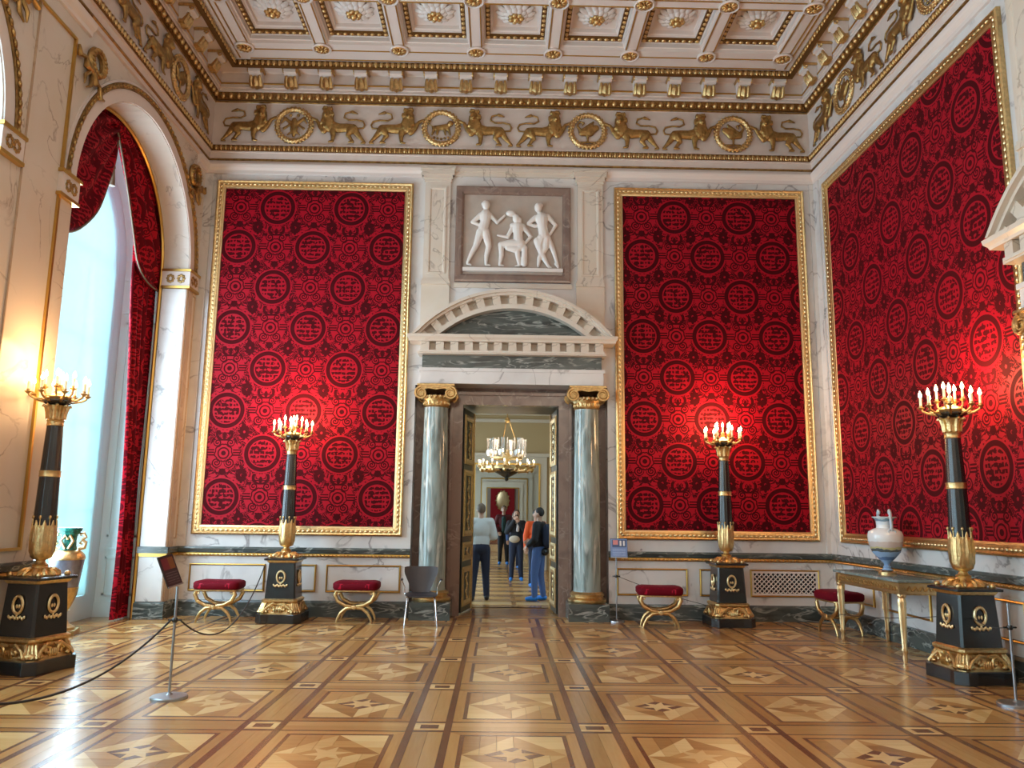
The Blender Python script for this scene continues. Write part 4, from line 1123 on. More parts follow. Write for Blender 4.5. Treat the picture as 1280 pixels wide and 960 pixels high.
# ================================================================== TORCHERES
def torchere():
    t = thing('candelabrum', 'x', 'candelabrum')
    p = MB(); h = .405
    pts = [(h,-h*.72),(h*.93,-h*.4),(h*.93,h*.4),(h,h*.72),(h*.72,h),(h*.4,h*.93),(-h*.4,h*.93),(-h*.72,h),(-h,h*.72),(-h*.93,h*.4),(-h*.93,-h*.4),(-h,-h*.72),(-h*.72,-h),(-h*.4,-h*.93),(h*.4,-h*.93),(h*.72,-h)]
    p.prism(pts, 0, .13, 'z'); part('plinth', p, M_black, t, bev=.006)
    g = MB().sq([(.335,.13),(.33,.16),(.29,.22),(.27,.28),(.30,.29),(.315,.31),(.315,.335),(.285,.35)], ch=.16)
    gb = part('gilt_base', g, M_gold, t)
    sc = MB()
    for r_ in range(4):
        M = Matrix.Rotation(PI/2*r_, 4, 'Z'); st = len(sc.v)
        for s in (-1, 1):
            sc.tube([(s*(.10+.055*(1-q/14)*math.cos(q*.6)), -.335+.02*0, .215+.05*(1-q/14)*math.sin(q*.6)) for q in range(13)], [.017]*13, 5)
            sc.tube([(s*.02,-.32,.27),(s*.10,-.335,.28),(s*.2,-.345,.22),(s*.26,-.37,.16)], [.014,.02,.02,.025], 6)
            sc.ball((s*.2, -.35, .17), (.035,.03,.025), 6, 4)
        for i in range(5): sc.ball(((i-2)*.028*1.0+0.0, -.335, .19-.0*i), (.012,.02,.045), 5, 4)
        sc.xf(M, st); st = len(sc.v)
        # lion-paw corner
        for i in range(4): sc.tube([((i-1.5)*.032,-.36,.29),((i-1.5)*.036,-.40,.24),((i-1.5)*.042,-.42,.18),((i-1.5)*.05,-.455,.15)], [.014,.019,.02,.02], 6)
        sc.ball((0,-.39,.17), (.10,.07,.045), 8, 5)
        sc.xf(Matrix.Rotation(PI/2*r_+PI/4, 4, 'Z'), st)
    part('gilt_scroll', sc, M_gold, gb, 50)
    b = MB().sq([(.272,.35),(.238,.865)], ch=.10); part('pedestal', b, M_black, t)
    # applied wreaths on the four faces
    wm = MB(); wm.tube([(.072*math.cos(2*PI*i/22), -.266+.0, .66+.085*math.sin(2*PI*i/22)) for i in range(22)], .017, 6, True)
    for i in range(16):
        a = 2*PI*i/16; wm.ball((.072*math.cos(a), -.275, .66+.085*math.sin(a)), (.014,.01,.012), 5, 4)
    for s in (-1, 1):
        wm.ball((s*.018,-.262,.645), (.016,.012,.022), 6, 4)
        for i in range(4): wm.ball((s*(.02+i*.032), -.272-.0*i, .53+.012*(i % 2)), (.018,.012,.022), 6, 4, Matrix.Rotation(s*.7*(1 if i%2 else -1),4,'Y'))
    wm.ball((0,-.272,.555), (.014,.012,.02), 6, 4)
    W_ = wm.mesh('gilt_wreath', M_goldl, 50)
    for r_ in range(4): link('gilt_wreath', W_, t, rz=PI/2*r_)
    part('gilt_rim', MB().sq([(.243,.862),(.255,.87),(.272,.895),(.275,.90)], ch=.10), M_gold, t)
    part('cap_slab', MB().sq([(.305,.90),(.31,.905),(.31,.925),(.27,.935)], ch=.06), M_black, t)
    ac = MB().lathe([(.235,.93),(.24,.945),(.20,.975),(.15,.99),(.10,1.01),(.085,1.03),(.095,1.045),(.06,1.06),(.05,1.085),(.075,1.10),(.10,1.125)], 32)
    for i in range(12):
        a = 2*PI*i/12; ac.tube([(q*math.cos(a), q*math.sin(a), z) for q, z in ((.10,1.0),(.16,.99),(.22,.955),(.245,.94))], [.015,.028,.032,.012], 6)
    for i in range(4):
        a = PI/4+PI/2*i; ac.ball((.31*math.cos(a), .31*math.sin(a), .95), (.04,.04,.03), 8, 5)
    part('leafy_foot', ac, M_gold, t, 50)
    ca = MB().lathe([(.075,1.10),(.10,1.12),(.112,1.17),(.115,1.30),(.112,1.44),(.112,1.445)], 24)
    for i in range(8):
        a = 2*PI*i/8; ca.tube([(q*math.cos(a), q*math.sin(a), z) for q, z in ((.075,1.12),(.088,1.18),(.092,1.30),(.09,1.42),(.103,1.475),(.110,1.50))], [.02,.034,.037,.032,.016,.005], 7)
    for i in range(8):
        a = 2*PI*(i+.5)/8; ca.tube([(.115*math.cos(a), .115*math.sin(a), 1.42),(.114*math.cos(a), .114*math.sin(a), 1.52)], .005, 4); ca.ball((.115*math.cos(a), .115*math.sin(a), 1.53), (.014,.014,.02), 6, 4)
    part('calyx', ca, M_gold, t, 50)
    sh = MB(); n = 48; prof = [(.109,1.44),(.102,1.7),(.094,2.0),(.084,2.3),(.076,2.50)]
    for k in range(n): pass
    sh.lathe(prof, 64, ripple=.018, rn=16); part('shaft', sh, M_black, t, 60)
    part('gilt_band', MB().lathe([(.098,1.945),(.106,1.95),(.102,1.965),(.102,1.99),(.105,2.01),(.097,2.015)], 32), M_gold, t, 40)
    co = MB().lathe([(.078,2.485),(.086,2.49),(.08,2.505),(.08,2.53),(.087,2.545),(.078,2.555),(.074,2.6),(.08,2.66),(.10,2.705)], 32)
    for i in range(8):
        a = 2*PI*i/8; co.tube([(q*math.cos(a), q*math.sin(a), z) for q, z in ((.078,2.56),(.082,2.63),(.10,2.69),(.128,2.705),(.138,2.69))], [.02,.024,.022,.016,.008], 6)
    part('collar', co, M_gold, t, 50)
    for c_ in t.children:
        if c_.name.split('.')[0] in ('plinth','gilt_base','pedestal','gilt_wreath','gilt_rim','cap_slab','leafy_foot'): c_.scale = (.83,.83,1)
    part('dark_bowl', MB().lathe([(.06,2.70),(.10,2.715),(.155,2.75),(.15,2.765),(.06,2.76)], 28, ripple=.06, rn=8), M_black, t, 50)
    part('inner_stem', MB().lathe([(.07,2.75),(.04,2.78),(.06,2.83),(.03,2.87),(.045,2.89)], 16).lathe([(.12,2.765),(.14,2.80),(.10,2.83),(.05,2.82)], 16), M_goldl, t, 50)
    def arm_set(n, r, zt, z0, off, thick):
        am = MB().tube([(.07,0,z0),(r*.45,0,z0-.01),(r*.78,0,z0+.012),(r*.95,0,z0+.04),(r,0,zt)], [thick*1.3,thick*1.2,thick,thick*.9,thick*.9], 7)
        am.lathe([(.012,zt-.02),(.034,zt),(.036,zt+.006),(.016,zt+.012),(.017,zt+.03)], 12, (r,0,0)).ball((r*.6,0,z0+.012), (.03,.018,.02), 6, 4)
        a_ = am.mesh('candle_arm', M_gold, 50)
        c_ = MB().lathe([(.0125,zt+.012),(.0125,zt+.115)], 10, (r,0,0)).mesh('candle', M_wax, 50)
        f_ = MB().lathe([(.006,zt+.115),(.018,zt+.130),(.019,zt+.148),(.011,zt+.172),(.002,zt+.195)], 10, (r,0,0)).mesh('flame', M_flame, 60)
        for i in range(n):
            z = 2*PI*i/n+off; link('candle_arm', a_, t, rz=z); cc = link('candle', c_, t, rz=z); link('flame', f_, cc)
    arm_set(8, .285, 2.83, 2.755, .2, .0125)
    arm_set(4, .135, 2.90, 2.80, .6, .0125)
    c_ = MB().lathe([(.03,2.885),(.034,2.93),(.014,2.94)], 12); part('socket', c_, M_gold, t, 50)
    cc = part('candle', MB().lathe([(.013,2.94),(.013,3.02)], 10), M_wax, t, 50)
    part('flame', MB().lathe([(.006,3.02),(.018,3.035),(.019,3.053),(.011,3.077),(.002,3.10)], 10), M_flame, cc, 60)
    return t
T0 = torchere(); G = 'gilt and black floor candelabra'
spots = [((-4.74, 8.50, 0), -.28, 'gilt and black floor candelabrum nearest the arched window'),
         ((-3.20, 12.32, 0), 0, 'gilt and black floor candelabrum between the two left stools'),
         ((3.53, 12.40, 0), .03, 'gilt and black floor candelabrum beside the ventilation grille'),
         ((4.90, 8.45, 0), .06, 'gilt and black floor candelabrum at the near end of the console table')]
for i, (p, rz, lb) in enumerate(spots):
    o = T0 if i == 0 else dup(T0)
    o.location = p; o.rotation_euler = (0,0,rz); o['label'] = lb; o['group'] = G
    lamp('candle_glow', 'POINT', (p[0], p[1], 3.16), 110 if i else 75, (1,.56,.25), .30)

# ================================================================== X-FRAME STOOLS
def stool():
    t = thing('curule_stool', 'x', 'stool')
    c = MB(); n = 36; prof = [(.97,.465),(1.0,.475),(1.05,.50),(1.05,.54),(.98,.565),(.80,.585),(.5,.595),(.0,.60)]
    for k, (q, z) in enumerate(prof): pass
    vs = []; fs = []
    def rr(a, hx, hy, e=.35):
        ca, sa = math.cos(a), math.sin(a); return (hx*math.copysign(abs(ca)**e, ca), hy*math.copysign(abs(sa)**e, sa))
    for q, z in prof[:-1]:
        for i in range(n):
            x, y = rr(2*PI*i/n, .325*q, .235*q); dish = .02*(x/.325)**2 if z > .53 else 0; vs.append((x, y, z+dish))
    vs.append((0,0,.597)); m_ = len(prof)-1
    for k in range(m_-1):
        for i in range(n): fs.append((k*n+i, k*n+(i+1)%n, (k+1)*n+(i+1)%n, (k+1)*n+i))
    for i in range(n): fs.append(((m_-1)*n+i, (m_-1)*n+(i+1)%n, len(vs)-1))
    fs.append(tuple(reversed(range(n)))); c.add(vs, fs)
    part('seat_cushion', c, M_seat, t, 60)
    part('seat_rail', MB().tube([(*rr(2*PI*i/n, .32, .23), .46) for i in range(n)], .013, 6, True), M_gold, t, 50)
    def arc(sx, yy):
        P_ = [(sx*.275,.46),(sx*.295,.40),(sx*.25,.31),(sx*.14,.25),(0,.225)]
        Q_ = [(-sx*.12,.205),(-sx*.20,.14),(-sx*.245,.06),(-sx*.26,.0)]
        return [(x, yy, z) for x, z in P_+Q_]
    for yy in (-.185, .185):
        for sx in (1, -1): part('x_leg', MB().tube(arc(sx, yy), [.022,.031,.031,.028,.034,.027,.024,.02,.015], 8), M_gold, t, 50)
        o = MB().lathe([(.001,-.03),(.03,-.025),(.042,0),(.03,.025),(.001,.03)], 14); o.xf(Matrix.Translation((0,yy*1.08,.225)) @ Matrix.Rotation(PI/2,4,'X')); part('boss', o, M_goldl, t, 50)
        sv = MB()
        for sx in (1,-1): sv.tube([(sx*(.25+.028*(1-q/12)*math.cos(q*.7+1)), yy*1.06, .425+.028*(1-q/12)*math.sin(q*.7+1)) for q in range(10)], .009, 5)
        part('scroll', sv, M_gold, t, 50)
    part('stretcher', MB().tube([(0,-.2,.225),(0,-.1,.225),(0,0,.225),(0,.1,.225),(0,.2,.225)], [.014,.02,.028,.02,.014], 8), M_gold, t, 50)
    return t
ST = stool()
for i, (x, y, rz, lb) in enumerate([(-4.15,12.28,.0,'red velvet stool with gilt crossed legs, nearest the window curtain'),(-2.12,12.42,0,'red velvet stool with gilt crossed legs, next to the grey chair'),
        (2.43,12.15,-.08,'red velvet stool with gilt crossed legs, between the blue sign and a candelabrum'),(4.92,11.65,PI/2+.1,'red velvet stool with gilt crossed legs, behind the console table')]):
    o = ST if i == 0 else dup(ST); o.location = (x,y,0); o.rotation_euler = (0,0,rz); o['label'] = lb; o['group'] = 'red stools along the walls'

# ================================================================== CONSOLE TABLE AND VASE
ct = thing('console_table', 'gilded console table with green marble top under the right wall damask', 'table', (5.0, 10.2, 0))
part('tabletop', MB().box((-.38,-.90,.895), (.375,.90,.93)), marble('tabletop_marble', (.20,.26,.25), (.55,.60,.58), 2.6, .04, .8, rough=.08), ct, bev=.008)
part('apron', MB().box((-.335,-.85,.76), (.35,.85,.893)), M_goldl, ct)
fz = MB()
for i in range(24):
    y = -.80+1.6*i/23; fz.tube([(-.345,y-.03,.80),(-.352,y,.85),(-.345,y+.03,.80)], .01, 5); fz.ball((-.347,y,.815), (.012,.018,.018), 5, 4)
for i in range(9):
    x = -.30+.6*i/8; fz.tube([(x-.03,-.86,.80),(x,-.867,.85),(x+.03,-.86,.80)], .01, 5)
fz.box((-.345,-.86,.755),(-.33,.86,.77)).box((-.345,-.86,.88),(-.33,.86,.893)).box((-.34,-.865,.755),(.35,-.85,.77)).box((-.34,-.865,.88),(.35,-.85,.893))
stuff(part('carved_frieze', fz, M_gold, ct, 50))
lm = MB().sq([(.042,.76),(.042,.885)]).lathe([(.045,.76),(.05,.74),(.035,.72),(.042,.70),(.048,.66),(.04,.62),(.044,.60),(.036,.42),(.026,.16),(.034,.14),(.03,.12),(.02,.10),(.028,.05),(.02,.0)], 16, ripple=.06, rn=8)
LM = lm.mesh('leg', M_goldl, 50)
for x, y in ((-.31,-.83),(-.31,.83),(.30,-.83),(.30,.83)): o = link('leg', LM, ct); o.location = (x,y,0)
# amphora vase
M_porc = bpy.data.materials.new('painted_porcelain'); M_porc.use_nodes = True
t = M_porc.node_tree; b_ = t.nodes['Principled BSDF']; E.T = t
tc = t.nodes.new('ShaderNodeTexCoord'); sp = t.nodes.new('ShaderNodeSeparateXYZ'); t.links.new(tc.outputs['Object'], sp.inputs[0])
nz = t.nodes.new('ShaderNodeTexNoise'); nz.inputs['Scale'].default_value = 14; t.links.new(tc.outputs['Object'], nz.inputs['Vector'])
zz = E(sp.outputs['Z']) + (E(nz.outputs['Fac'])-.5)*.05
rp = t.nodes.new('ShaderNodeValToRGB'); cr = rp.color_ramp; cr.interpolation = 'CONSTANT'
stops = [(0,(.25,.40,.62)),(.22,(.12,.22,.42)),(.27,(.30,.46,.70)),(.36,(.10,.12,.13)),(.40,(.55,.50,.25)),(.43,(.60,.52,.48)),(.52,(.72,.76,.78)),(.80,(.62,.72,.80)),(.86,(.20,.32,.42)),(.90,(.55,.68,.72)),(.96,(.75,.78,.76))]
cr.elements[0].position, cr.elements[0].color = 0, (*stops[0][1],1); cr.elements[1].position, cr.elements[1].color = stops[1][0], (*stops[1][1],1)
for p_, c_ in stops[2:]: e_ = cr.elements.new(p_); e_.color = (*c_,1)
t.links.new((zz/.77).k, rp.inputs[0]); t.links.new(rp.outputs[0], b_.inputs['Base Color']); b_.inputs['Roughness'].default_value = .12
vs_ = thing('amphora_vase', 'white and blue porcelain vase with tall handles standing on the console table', 'vase', (5.02, 10.35, .93))
part('gilt_foot', MB().lathe([(.11,0),(.11,.02),(.085,.03),(.06,.045)], 28), M_gold, vs_, 40)
part('body', MB().lathe([(.07,.045),(.045,.07),(.05,.09),(.035,.10),(.04,.13),(.10,.19),(.17,.27),(.205,.38),(.215,.48),(.20,.53),(.14,.565),(.105,.575),(.10,.60),(.105,.66),(.125,.70),(.15,.71),(.15,.72),(.12,.722),(.09,.70),(.08,.6)], 40, cap=False), M_porc, vs_, 50)
M_porcb = mat('blue_white_porcelain', (.45,.55,.62), .15)
for s in (-1, 1):
    h_ = MB().tube([(0, s*.17,.53),(0,s*.185,.60),(0,s*.17,.70),(0,s*.165,.77),(0,s*.145,.80),(0,s*.125,.78),(0,s*.13,.75)], [.022,.02,.018,.02,.02,.016,.01], 8)
    h_.tube([(0,s*.125,.715),(0,s*.165,.73)], .014, 6)
    for q in (-1,1): h_.tube([(q*.02,s*.18,.56),(q*.045,s*.19,.535),(q*.04,s*.19,.50),(q*.02,s*.19,.51)], .011, 6)
    part('handle', h_, M_porcb, vs_, 50)

# tall urn in the window bay
ur = thing('palace_urn', 'green and gilt urn with scroll handles standing in the window bay', 'urn', (-5.70, 10.84, 0), .3)
M_ugreen = mat('malachite', (.01,.16,.12), .15, var=.5, vscale=30)
M_grey = mat('urn_body', (.20,.20,.24), .18, .3, var=.25, vscale=9)
part('gilt_foot', MB().box((-.20,-.20,0), (.20,.20,.06)).lathe([(.17,.06),(.17,.09),(.10,.13),(.06,.20),(.055,.28),(.09,.30)], 28), M_gold, ur, 40)
part('gilt_cup', MB().lathe([(.06,.29),(.10,.36),(.155,.50),(.17,.60)], 28, ripple=.03, rn=12), M_gold, ur, 50)
part('body', MB().lathe([(.165,.60),(.19,.80),(.21,.96)], 32), M_grey, ur, 50)
part('shoulder', MB().lathe([(.215,.955),(.22,.975),(.215,.99),(.205,1.02),(.17,1.06),(.12,1.08)], 32), M_gold, ur, 50)
part('neck', MB().lathe([(.11,1.075),(.10,1.12),(.09,1.2),(.10,1.27),(.145,1.33),(.155,1.36),(.15,1.37),(.12,1.365)], 32), M_ugreen, ur, 50)
for s in (-1, 1):
    part('scroll_handle', MB().tube([(s*.12,0,1.09),(s*.19,0,1.11),(s*.20,0,1.18),(s*.15,0,1.21),(s*.13,0,1.17),(s*.16,0,1.15)], [.025,.028,.026,.022,.02,.015], 8).tube([(s*.15,0,1.21),(s*.20,0,1.25),(s*.17,0,1.30),(s*.13,0,1.29),(s*.14,0,1.26)], [.02,.022,.02,.018,.012], 8).tube([(s*.02,-.105,1.10),(s*.07,-.12,1.2),(s*.03,-.105,1.27),(s*.0,-.1,1.22)], .018, 7), M_goldl, ur, 50)

# ================================================================== CHAIR BY THE COLUMN
M_shell = mat('grey_shell', (.04,.037,.042), .35)
ch = thing('armchair', 'dark grey moulded armchair with chrome legs in front of the left column', 'chair', (-1.11, 12.0, 0), .12)
def grid(fn, nu, nv, th, nrm):
    vs = []; fs = []
    for k in (0, 1):
        for i in range(nu+1):
            for j in range(nv+1):
                p = Vector(fn(i/nu, j/nv)); vs.append(tuple(p + Vector(nrm)*th*k))
    o_ = (nu+1)*(nv+1)
    for i in range(nu):
        for j in range(nv):
            a = i*(nv+1)+j; q = (a, a+1, a+nv+2, a+nv+1); fs += [q, tuple(reversed([x+o_ for x in q]))]
    bd_ = [i*(nv+1) for i in range(nu)] + [nu*(nv+1)+j for j in range(nv)] + [(i+1)*(nv+1)+nv for i in reversed(range(nu))] + [j+1 for j in reversed(range(nv))]
    bl = [i*(nv+1) for i in range(nu+1)] + [nu*(nv+1)+j for j in range(1,nv+1)] + [i*(nv+1)+nv for i in reversed(range(nu))] + [j for j in reversed(range(1,nv))]
    for i in range(len(bl)):
        a, b = bl[i], bl[(i+1)%len(bl)]; fs.append((a, b, b+o_, a+o_))
    return vs, fs
def back(u, v):      # u: across, v: up
    z = .46+.37*v
    hw = .13+.12*min(1,v*1.35)**1.1 - .02*max(0,(v-.9))*10*.1
    x = (u*2-1)*hw; return (x, .20+.10*v-.06*(abs(u*2-1)**2)*(.4+.6*v), z - .05*max(0, abs(u*2-1)-.8)*(1 if v > .9 else 0))
def seat(u, v):      # v: front to back
    hw = .235 - .10*max(0,(v-.6)/.4)**1.5 - .03*max(0,(.15-v)/.15)
    x = (u*2-1)*hw; return (x, -.23+.43*v, .445 + .015*(abs(u*2-1)**2) - .02*max(0,(.2-v)/.2) + (.015*((v-.8)/.2)**2 if v > .8 else 0))
b = MB(); b.add(*grid(back, 14, 10, .012, (0,-1,0))); part('backrest', b, M_shell, ch, 60)
b = MB(); b.add(*grid(seat, 14, 12, .012, (0,0,-1))); part('seat', b, M_shell, ch, 60)
for sx in (-1, 1):
    for f in (-1, 1):
        part('leg', MB().tube([(sx*.10, f*.02, .425),(sx*.17, f*.12-.02, .43),(sx*.20, f*.17-.02, .40),(sx*.235, f*.23-.02, .0)], .0085, 8), M_chrome, ch, 50)
    part('armrest', MB().tube([(sx*.17,-.05,.43),(sx*.235,.02,.45),(sx*.24,.03,.55),(sx*.29,-.04,.655)], .0075, 7), M_chrome, ch, 50)
    part('arm_pad', MB().box((sx*.285-.02,-.17,.655), (sx*.285+.02,.03,.675)).xf(Matrix()), M_shell, ch, bev=.006)

# ================================================================== ROPE POSTS AND SIGNS
def sign_mat(name, base, blocks, line):
    m = bpy.data.materials.new(name); m.use_nodes = True; t = m.node_tree; b = t.nodes['Principled BSDF']; E.T = t
    tc = t.nodes.new('ShaderNodeTexCoord'); sp = t.nodes.new('ShaderNodeSeparateXYZ'); t.links.new(tc.outputs['Generated'], sp.inputs[0])
    x, y = E(sp.outputs[0]), E(sp.outputs[1])
    prev = None
    def mixc(f, col, prevk):
        mx = t.nodes.new('ShaderNodeMix'); mx.data_type = 'RGBA'; t.links.new(f.k, mx.inputs['Factor'])
        if prevk is None: mx.inputs['A'].default_value = (*base,1)
        else: t.links.new(prevk, mx.inputs['A'])
        mx.inputs['B'].default_value = (*col,1); return mx.outputs['Result']
    for x0, x1, y0, y1, col in blocks: prev = mixc(x.gt(x0)*x.lt(x1)*y.gt(y0)*y.lt(y1), col, prev)
    nz = t.nodes.new('ShaderNodeTexNoise'); nz.inputs['Scale'].default_value = 30; t.links.new(tc.outputs['Generated'], nz.inputs['Vector'])
    f = (y*75).sin().gt(.2)*y.lt(.5)*y.gt(.1)*x.gt(.1)*x.lt(.9)*E(nz.outputs['Fac']).gt(.42)*.6
    prev = mixc(f, line, prev)
    t.links.new(prev, b.inputs['Base Color']); b.inputs['Roughness'].default_value = .35; return m
def post(loc, h, label, ring_z, base_r=.155):
    t = thing('rope_post', label, 'post', loc)
    part('base', MB().lathe([(base_r,0),(base_r,.018),(base_r*.95,.026),(.03,.034),(.018,.05)], 32), M_steel, t, 40)
    part('pole', MB().lathe([(.0115,.03),(.0115,h)], 12), M_steel, t, 50)
    part('rope_ring', MB().lathe([(.02,ring_z-.02),(.026,ring_z-.01),(.026,ring_z+.01),(.02,ring_z+.02)], 12).tube([(-.06,0,ring_z),(.06,0,ring_z)], .008, 6), M_black, t, 50)
    return t
def board(t, c, wv, hv, mt, th=.012):
    wv, hv = Vector(wv), Vector(hv); n = wv.cross(hv).normalized()
    W0, H0 = wv.length, hv.length; 
    xa = wv.normalized(); ya = n.cross(xa)
    M = Matrix((xa, ya, n)).transposed().to_4x4(); M.translation = Vector(c)
    o = part('sign_board', MB().box((-W0/2,-H0/2,-th), (W0/2,H0/2,0)), M_black, t, bev=.003); o.matrix_local = M
    f = part('printed_sheet', MB().box((-W0/2+.006,-H0/2+.006,0), (W0/2-.006,H0/2-.006,.0015)), mt, o)
    e = part('clear_edge', MB().box((-W0/2,-H0/2,.0), (W0/2,-H0/2+.012,.006)), M_steel, o)
p1 = post((-2.84, 7.30, 0), .95, 'steel rope post with tilted dark information sign near the left candelabrum', .66)
board(p1, (-.075, 0, 1.085), (.062, .17, .03), (-.12, -.01, .265), sign_mat('sign_dark', (.035,.014,.02), [(.1,.55,.55,.93,(.16,.02,.03)),(.55,.92,.55,.93,(.20,.07,.02))], (.16,.12,.13)))
p2 = post((1.86, 12.62, 0), 1.0, 'steel post with blue information sign beside the right column', .69, .12)
board(p2, (.04, -.03, 1.12), (.27, 0, -.0), (.05, .06, .29), sign_mat('sign_blue', (.16,.26,.50), [(.1,.95,.55,.95,(.05,.09,.20)),(.15,.45,.68,.93,(.65,.25,.25)),(.55,.66,.62,.90,(.7,.75,.75)),(.76,.86,.62,.90,(.7,.75,.75))], (.5,.6,.8)))
p3 = post((4.63, 7.32, 0), .885, 'steel rope post without sign beside the rightmost candelabrum', .67)
M_rope = mat('black_cord', (.02,.018,.02), .7)
def cord(a, b, sag, label, r=.008):
    a, b = Vector(a), Vector(b); pts = []
    for i in range(25):
        t_ = i/24; p = a.lerp(b, t_); p.z -= sag*4*t_*(1-t_); pts.append(p)
    tag(part('barrier_cord', MB().tube(pts, r, 6), M_rope, None, 50), label, 'rope')
cord((-2.84-.03, 7.28, .66), (-3.25, 4.6, .62), .30, 'black barrier cord sweeping from the signed post out of the picture to the left', .009)
cord((-2.84+.03, 7.33, .66), (-3.50, 12.28, .80), .46, 'black barrier cord drooping from the signed post to the candelabrum behind', .008)
cord((1.88, 12.6, .69), (3.25, 12.38, .28), .03, 'thin cord from the blue signed post to the base of the candelabrum beside it', .004)
cord((4.63, 7.35, .67), (4.84, 8.24, .64), .04, 'short thin cord joining the unsigned post to the rightmost candelabrum', .004)
cord((4.74, 8.68, .60), (4.64, 11.02, .34), .03, 'thin cord running from the rightmost candelabrum under the console table', .004)

# ================================================================== CURTAINS
def ruled(Af, Bf, nu, nv, folds, amp, x0, th=.012):
    """surface between two edge curves in the (y, z) plane, folded in depth"""
    vs = []
    for k in (0, 1):
        for i in range(nu+1):
            u = i/nu
            for j in range(nv+1):
                v = j/nv; a, b = Vector(Af(v)), Vector(Bf(v)); p = a.lerp(b, u)
                ww = amp*min(1, (b-a).length/.5)
                f = math.sin(u*folds*2*PI + .6*math.sin(v*5))*ww + .3*math.sin(u*folds*3.1*2*PI+v*4)*ww*.4
                vs.append((x0 + f + th*k, p.x, p.y))
    fs = []; o_ = (nu+1)*(nv+1)
    for i in range(nu):
        for j in range(nv):
            a = i*(nv+1)+j; q = (a, a+1, a+nv+2, a+nv+1); fs += [q, tuple(reversed([x+o_ for x in q]))]
    bl = [i*(nv+1) for i in range(nu+1)] + [nu*(nv+1)+j for j in range(1,nv+1)] + [i*(nv+1)+nv for i in reversed(range(nu))] + [j for j in reversed(range(1,nv))]
    for i in range(len(bl)):
        a, b = bl[i], bl[(i+1)%len(bl)]; fs.append((a, b, b+o_, a+o_))
    m_ = MB(); m_.add(vs, fs); return m_
def poly(pts):
    def f(v):
        t_ = v*(len(pts)-1); i = min(int(t_), len(pts)-2); q = t_-i
        p0, p1, p2, p3 = pts[max(i-1,0)], pts[i], pts[i+1], pts[min(i+2,len(pts)-1)]
        return tuple(.5*((2*p1[k])+(-p0[k]+p2[k])*q+(2*p0[k]-5*p1[k]+4*p2[k]-p3[k])*q*q+(-p0[k]+3*p1[k]-3*p2[k]+p3[k])*q**3) for k in (0,1))
    return f
inner = [(10.72,6.95),(10.92,6.66),(11.18,6.22),(11.45,5.72),(11.68,5.32),(12.08,5.12),(12.70,5.10)]
outer = [(10.5,7.26),(11.0,7.27),(11.52,7.10),(12.02,6.78),(12.42,6.30),(12.58,5.75),(12.59,5.12)]
dl = [(11.70,5.6),(11.72,5.0),(11.90,3.6),(12.02,2.4),(12.10,1.2),(12.08,.02)]
dr_ = [(12.57,5.6),(12.57,4.5),(12.57,3.6),(12.57,2.4),(12.57,1.2),(12.57,.02)]
def mir(pts, m_): return [(21.4-y if m_ else y, z) for y, z in pts]
near_in = [(10.76,6.85),(10.72,6.48),(10.6,6.12),(10.38,5.62),(9.91,5.18),(9.4,5.02),(8.8,5.0)]
for m_, lb in ((0, 'red damask curtain tied back at the far side of the arched window'), (1, 'red damask curtain swag at the near side of the arched window')):
    t = thing('window_curtain', lb, 'curtain', (0,0,0))
    part('swag', ruled(poly(near_in if m_ else inner), poly(mir(outer,m_)), 44, 26, 4.5, .035, -5.56), M_velvet, t, 60)
    part('drop', ruled(poly(mir(dl,m_)), poly(mir(dr_,m_)), 44, 30, 5, .035, -5.64), M_velvet, t, 60)
    iv = poly(near_in if m_ else inner); part('braid', MB().tube([(-5.53, *iv(i/30)) for i in range(31)], .014, 5), M_braid, t, 50)
    if not m_:
        part('tassel', MB().lathe([(.01,6.75),(.012,6.50),(.03,6.47),(.035,6.44),(.028,6.42),(.045,6.2),(.05,6.17)], 12, (-5.58,10.78,0)), M_braid, t, 50)
# ================================================================== VISITORS
def mc(name, c, r=.8): return mat(name, c, r)
M_skin = mc('skin', (.55,.33,.24), .5); M_hairb = mc('black_hair', (.012,.010,.010), .5); M_hairg = mc('grey_hair', (.16,.12,.09), .6); M_hairbr = mc('brown_hair', (.05,.03,.02), .6)
M_shirt = mc('white_shirt', (.62,.68,.70)); M_navy = mc('navy_cloth', (.012,.02,.05)); M_jeans = mc('blue_denim', (.07,.14,.36)); M_blackc = mc('black_cloth', (.012,.014,.02))
M_cover = mc('blue_shoe_cover', (.02,.22,.75), .4); M_orange = mc('orange_cloth', (.75,.10,.02)); M_maroon = mc('maroon_cloth', (.10,.015,.02)); M_teal = mc('dark_teal_cloth', (.02,.06,.06)); M_scarf = mc('pale_scarf', (.6,.55,.55))
M_bag = mc('cream_bag', (.55,.48,.38)); M_eye = mc('eye_dark', (.01,.01,.01), .3); M_lip = mc('lips', (.35,.12,.10)); M_leather = mc('black_leather', (.01,.01,.012), .35)
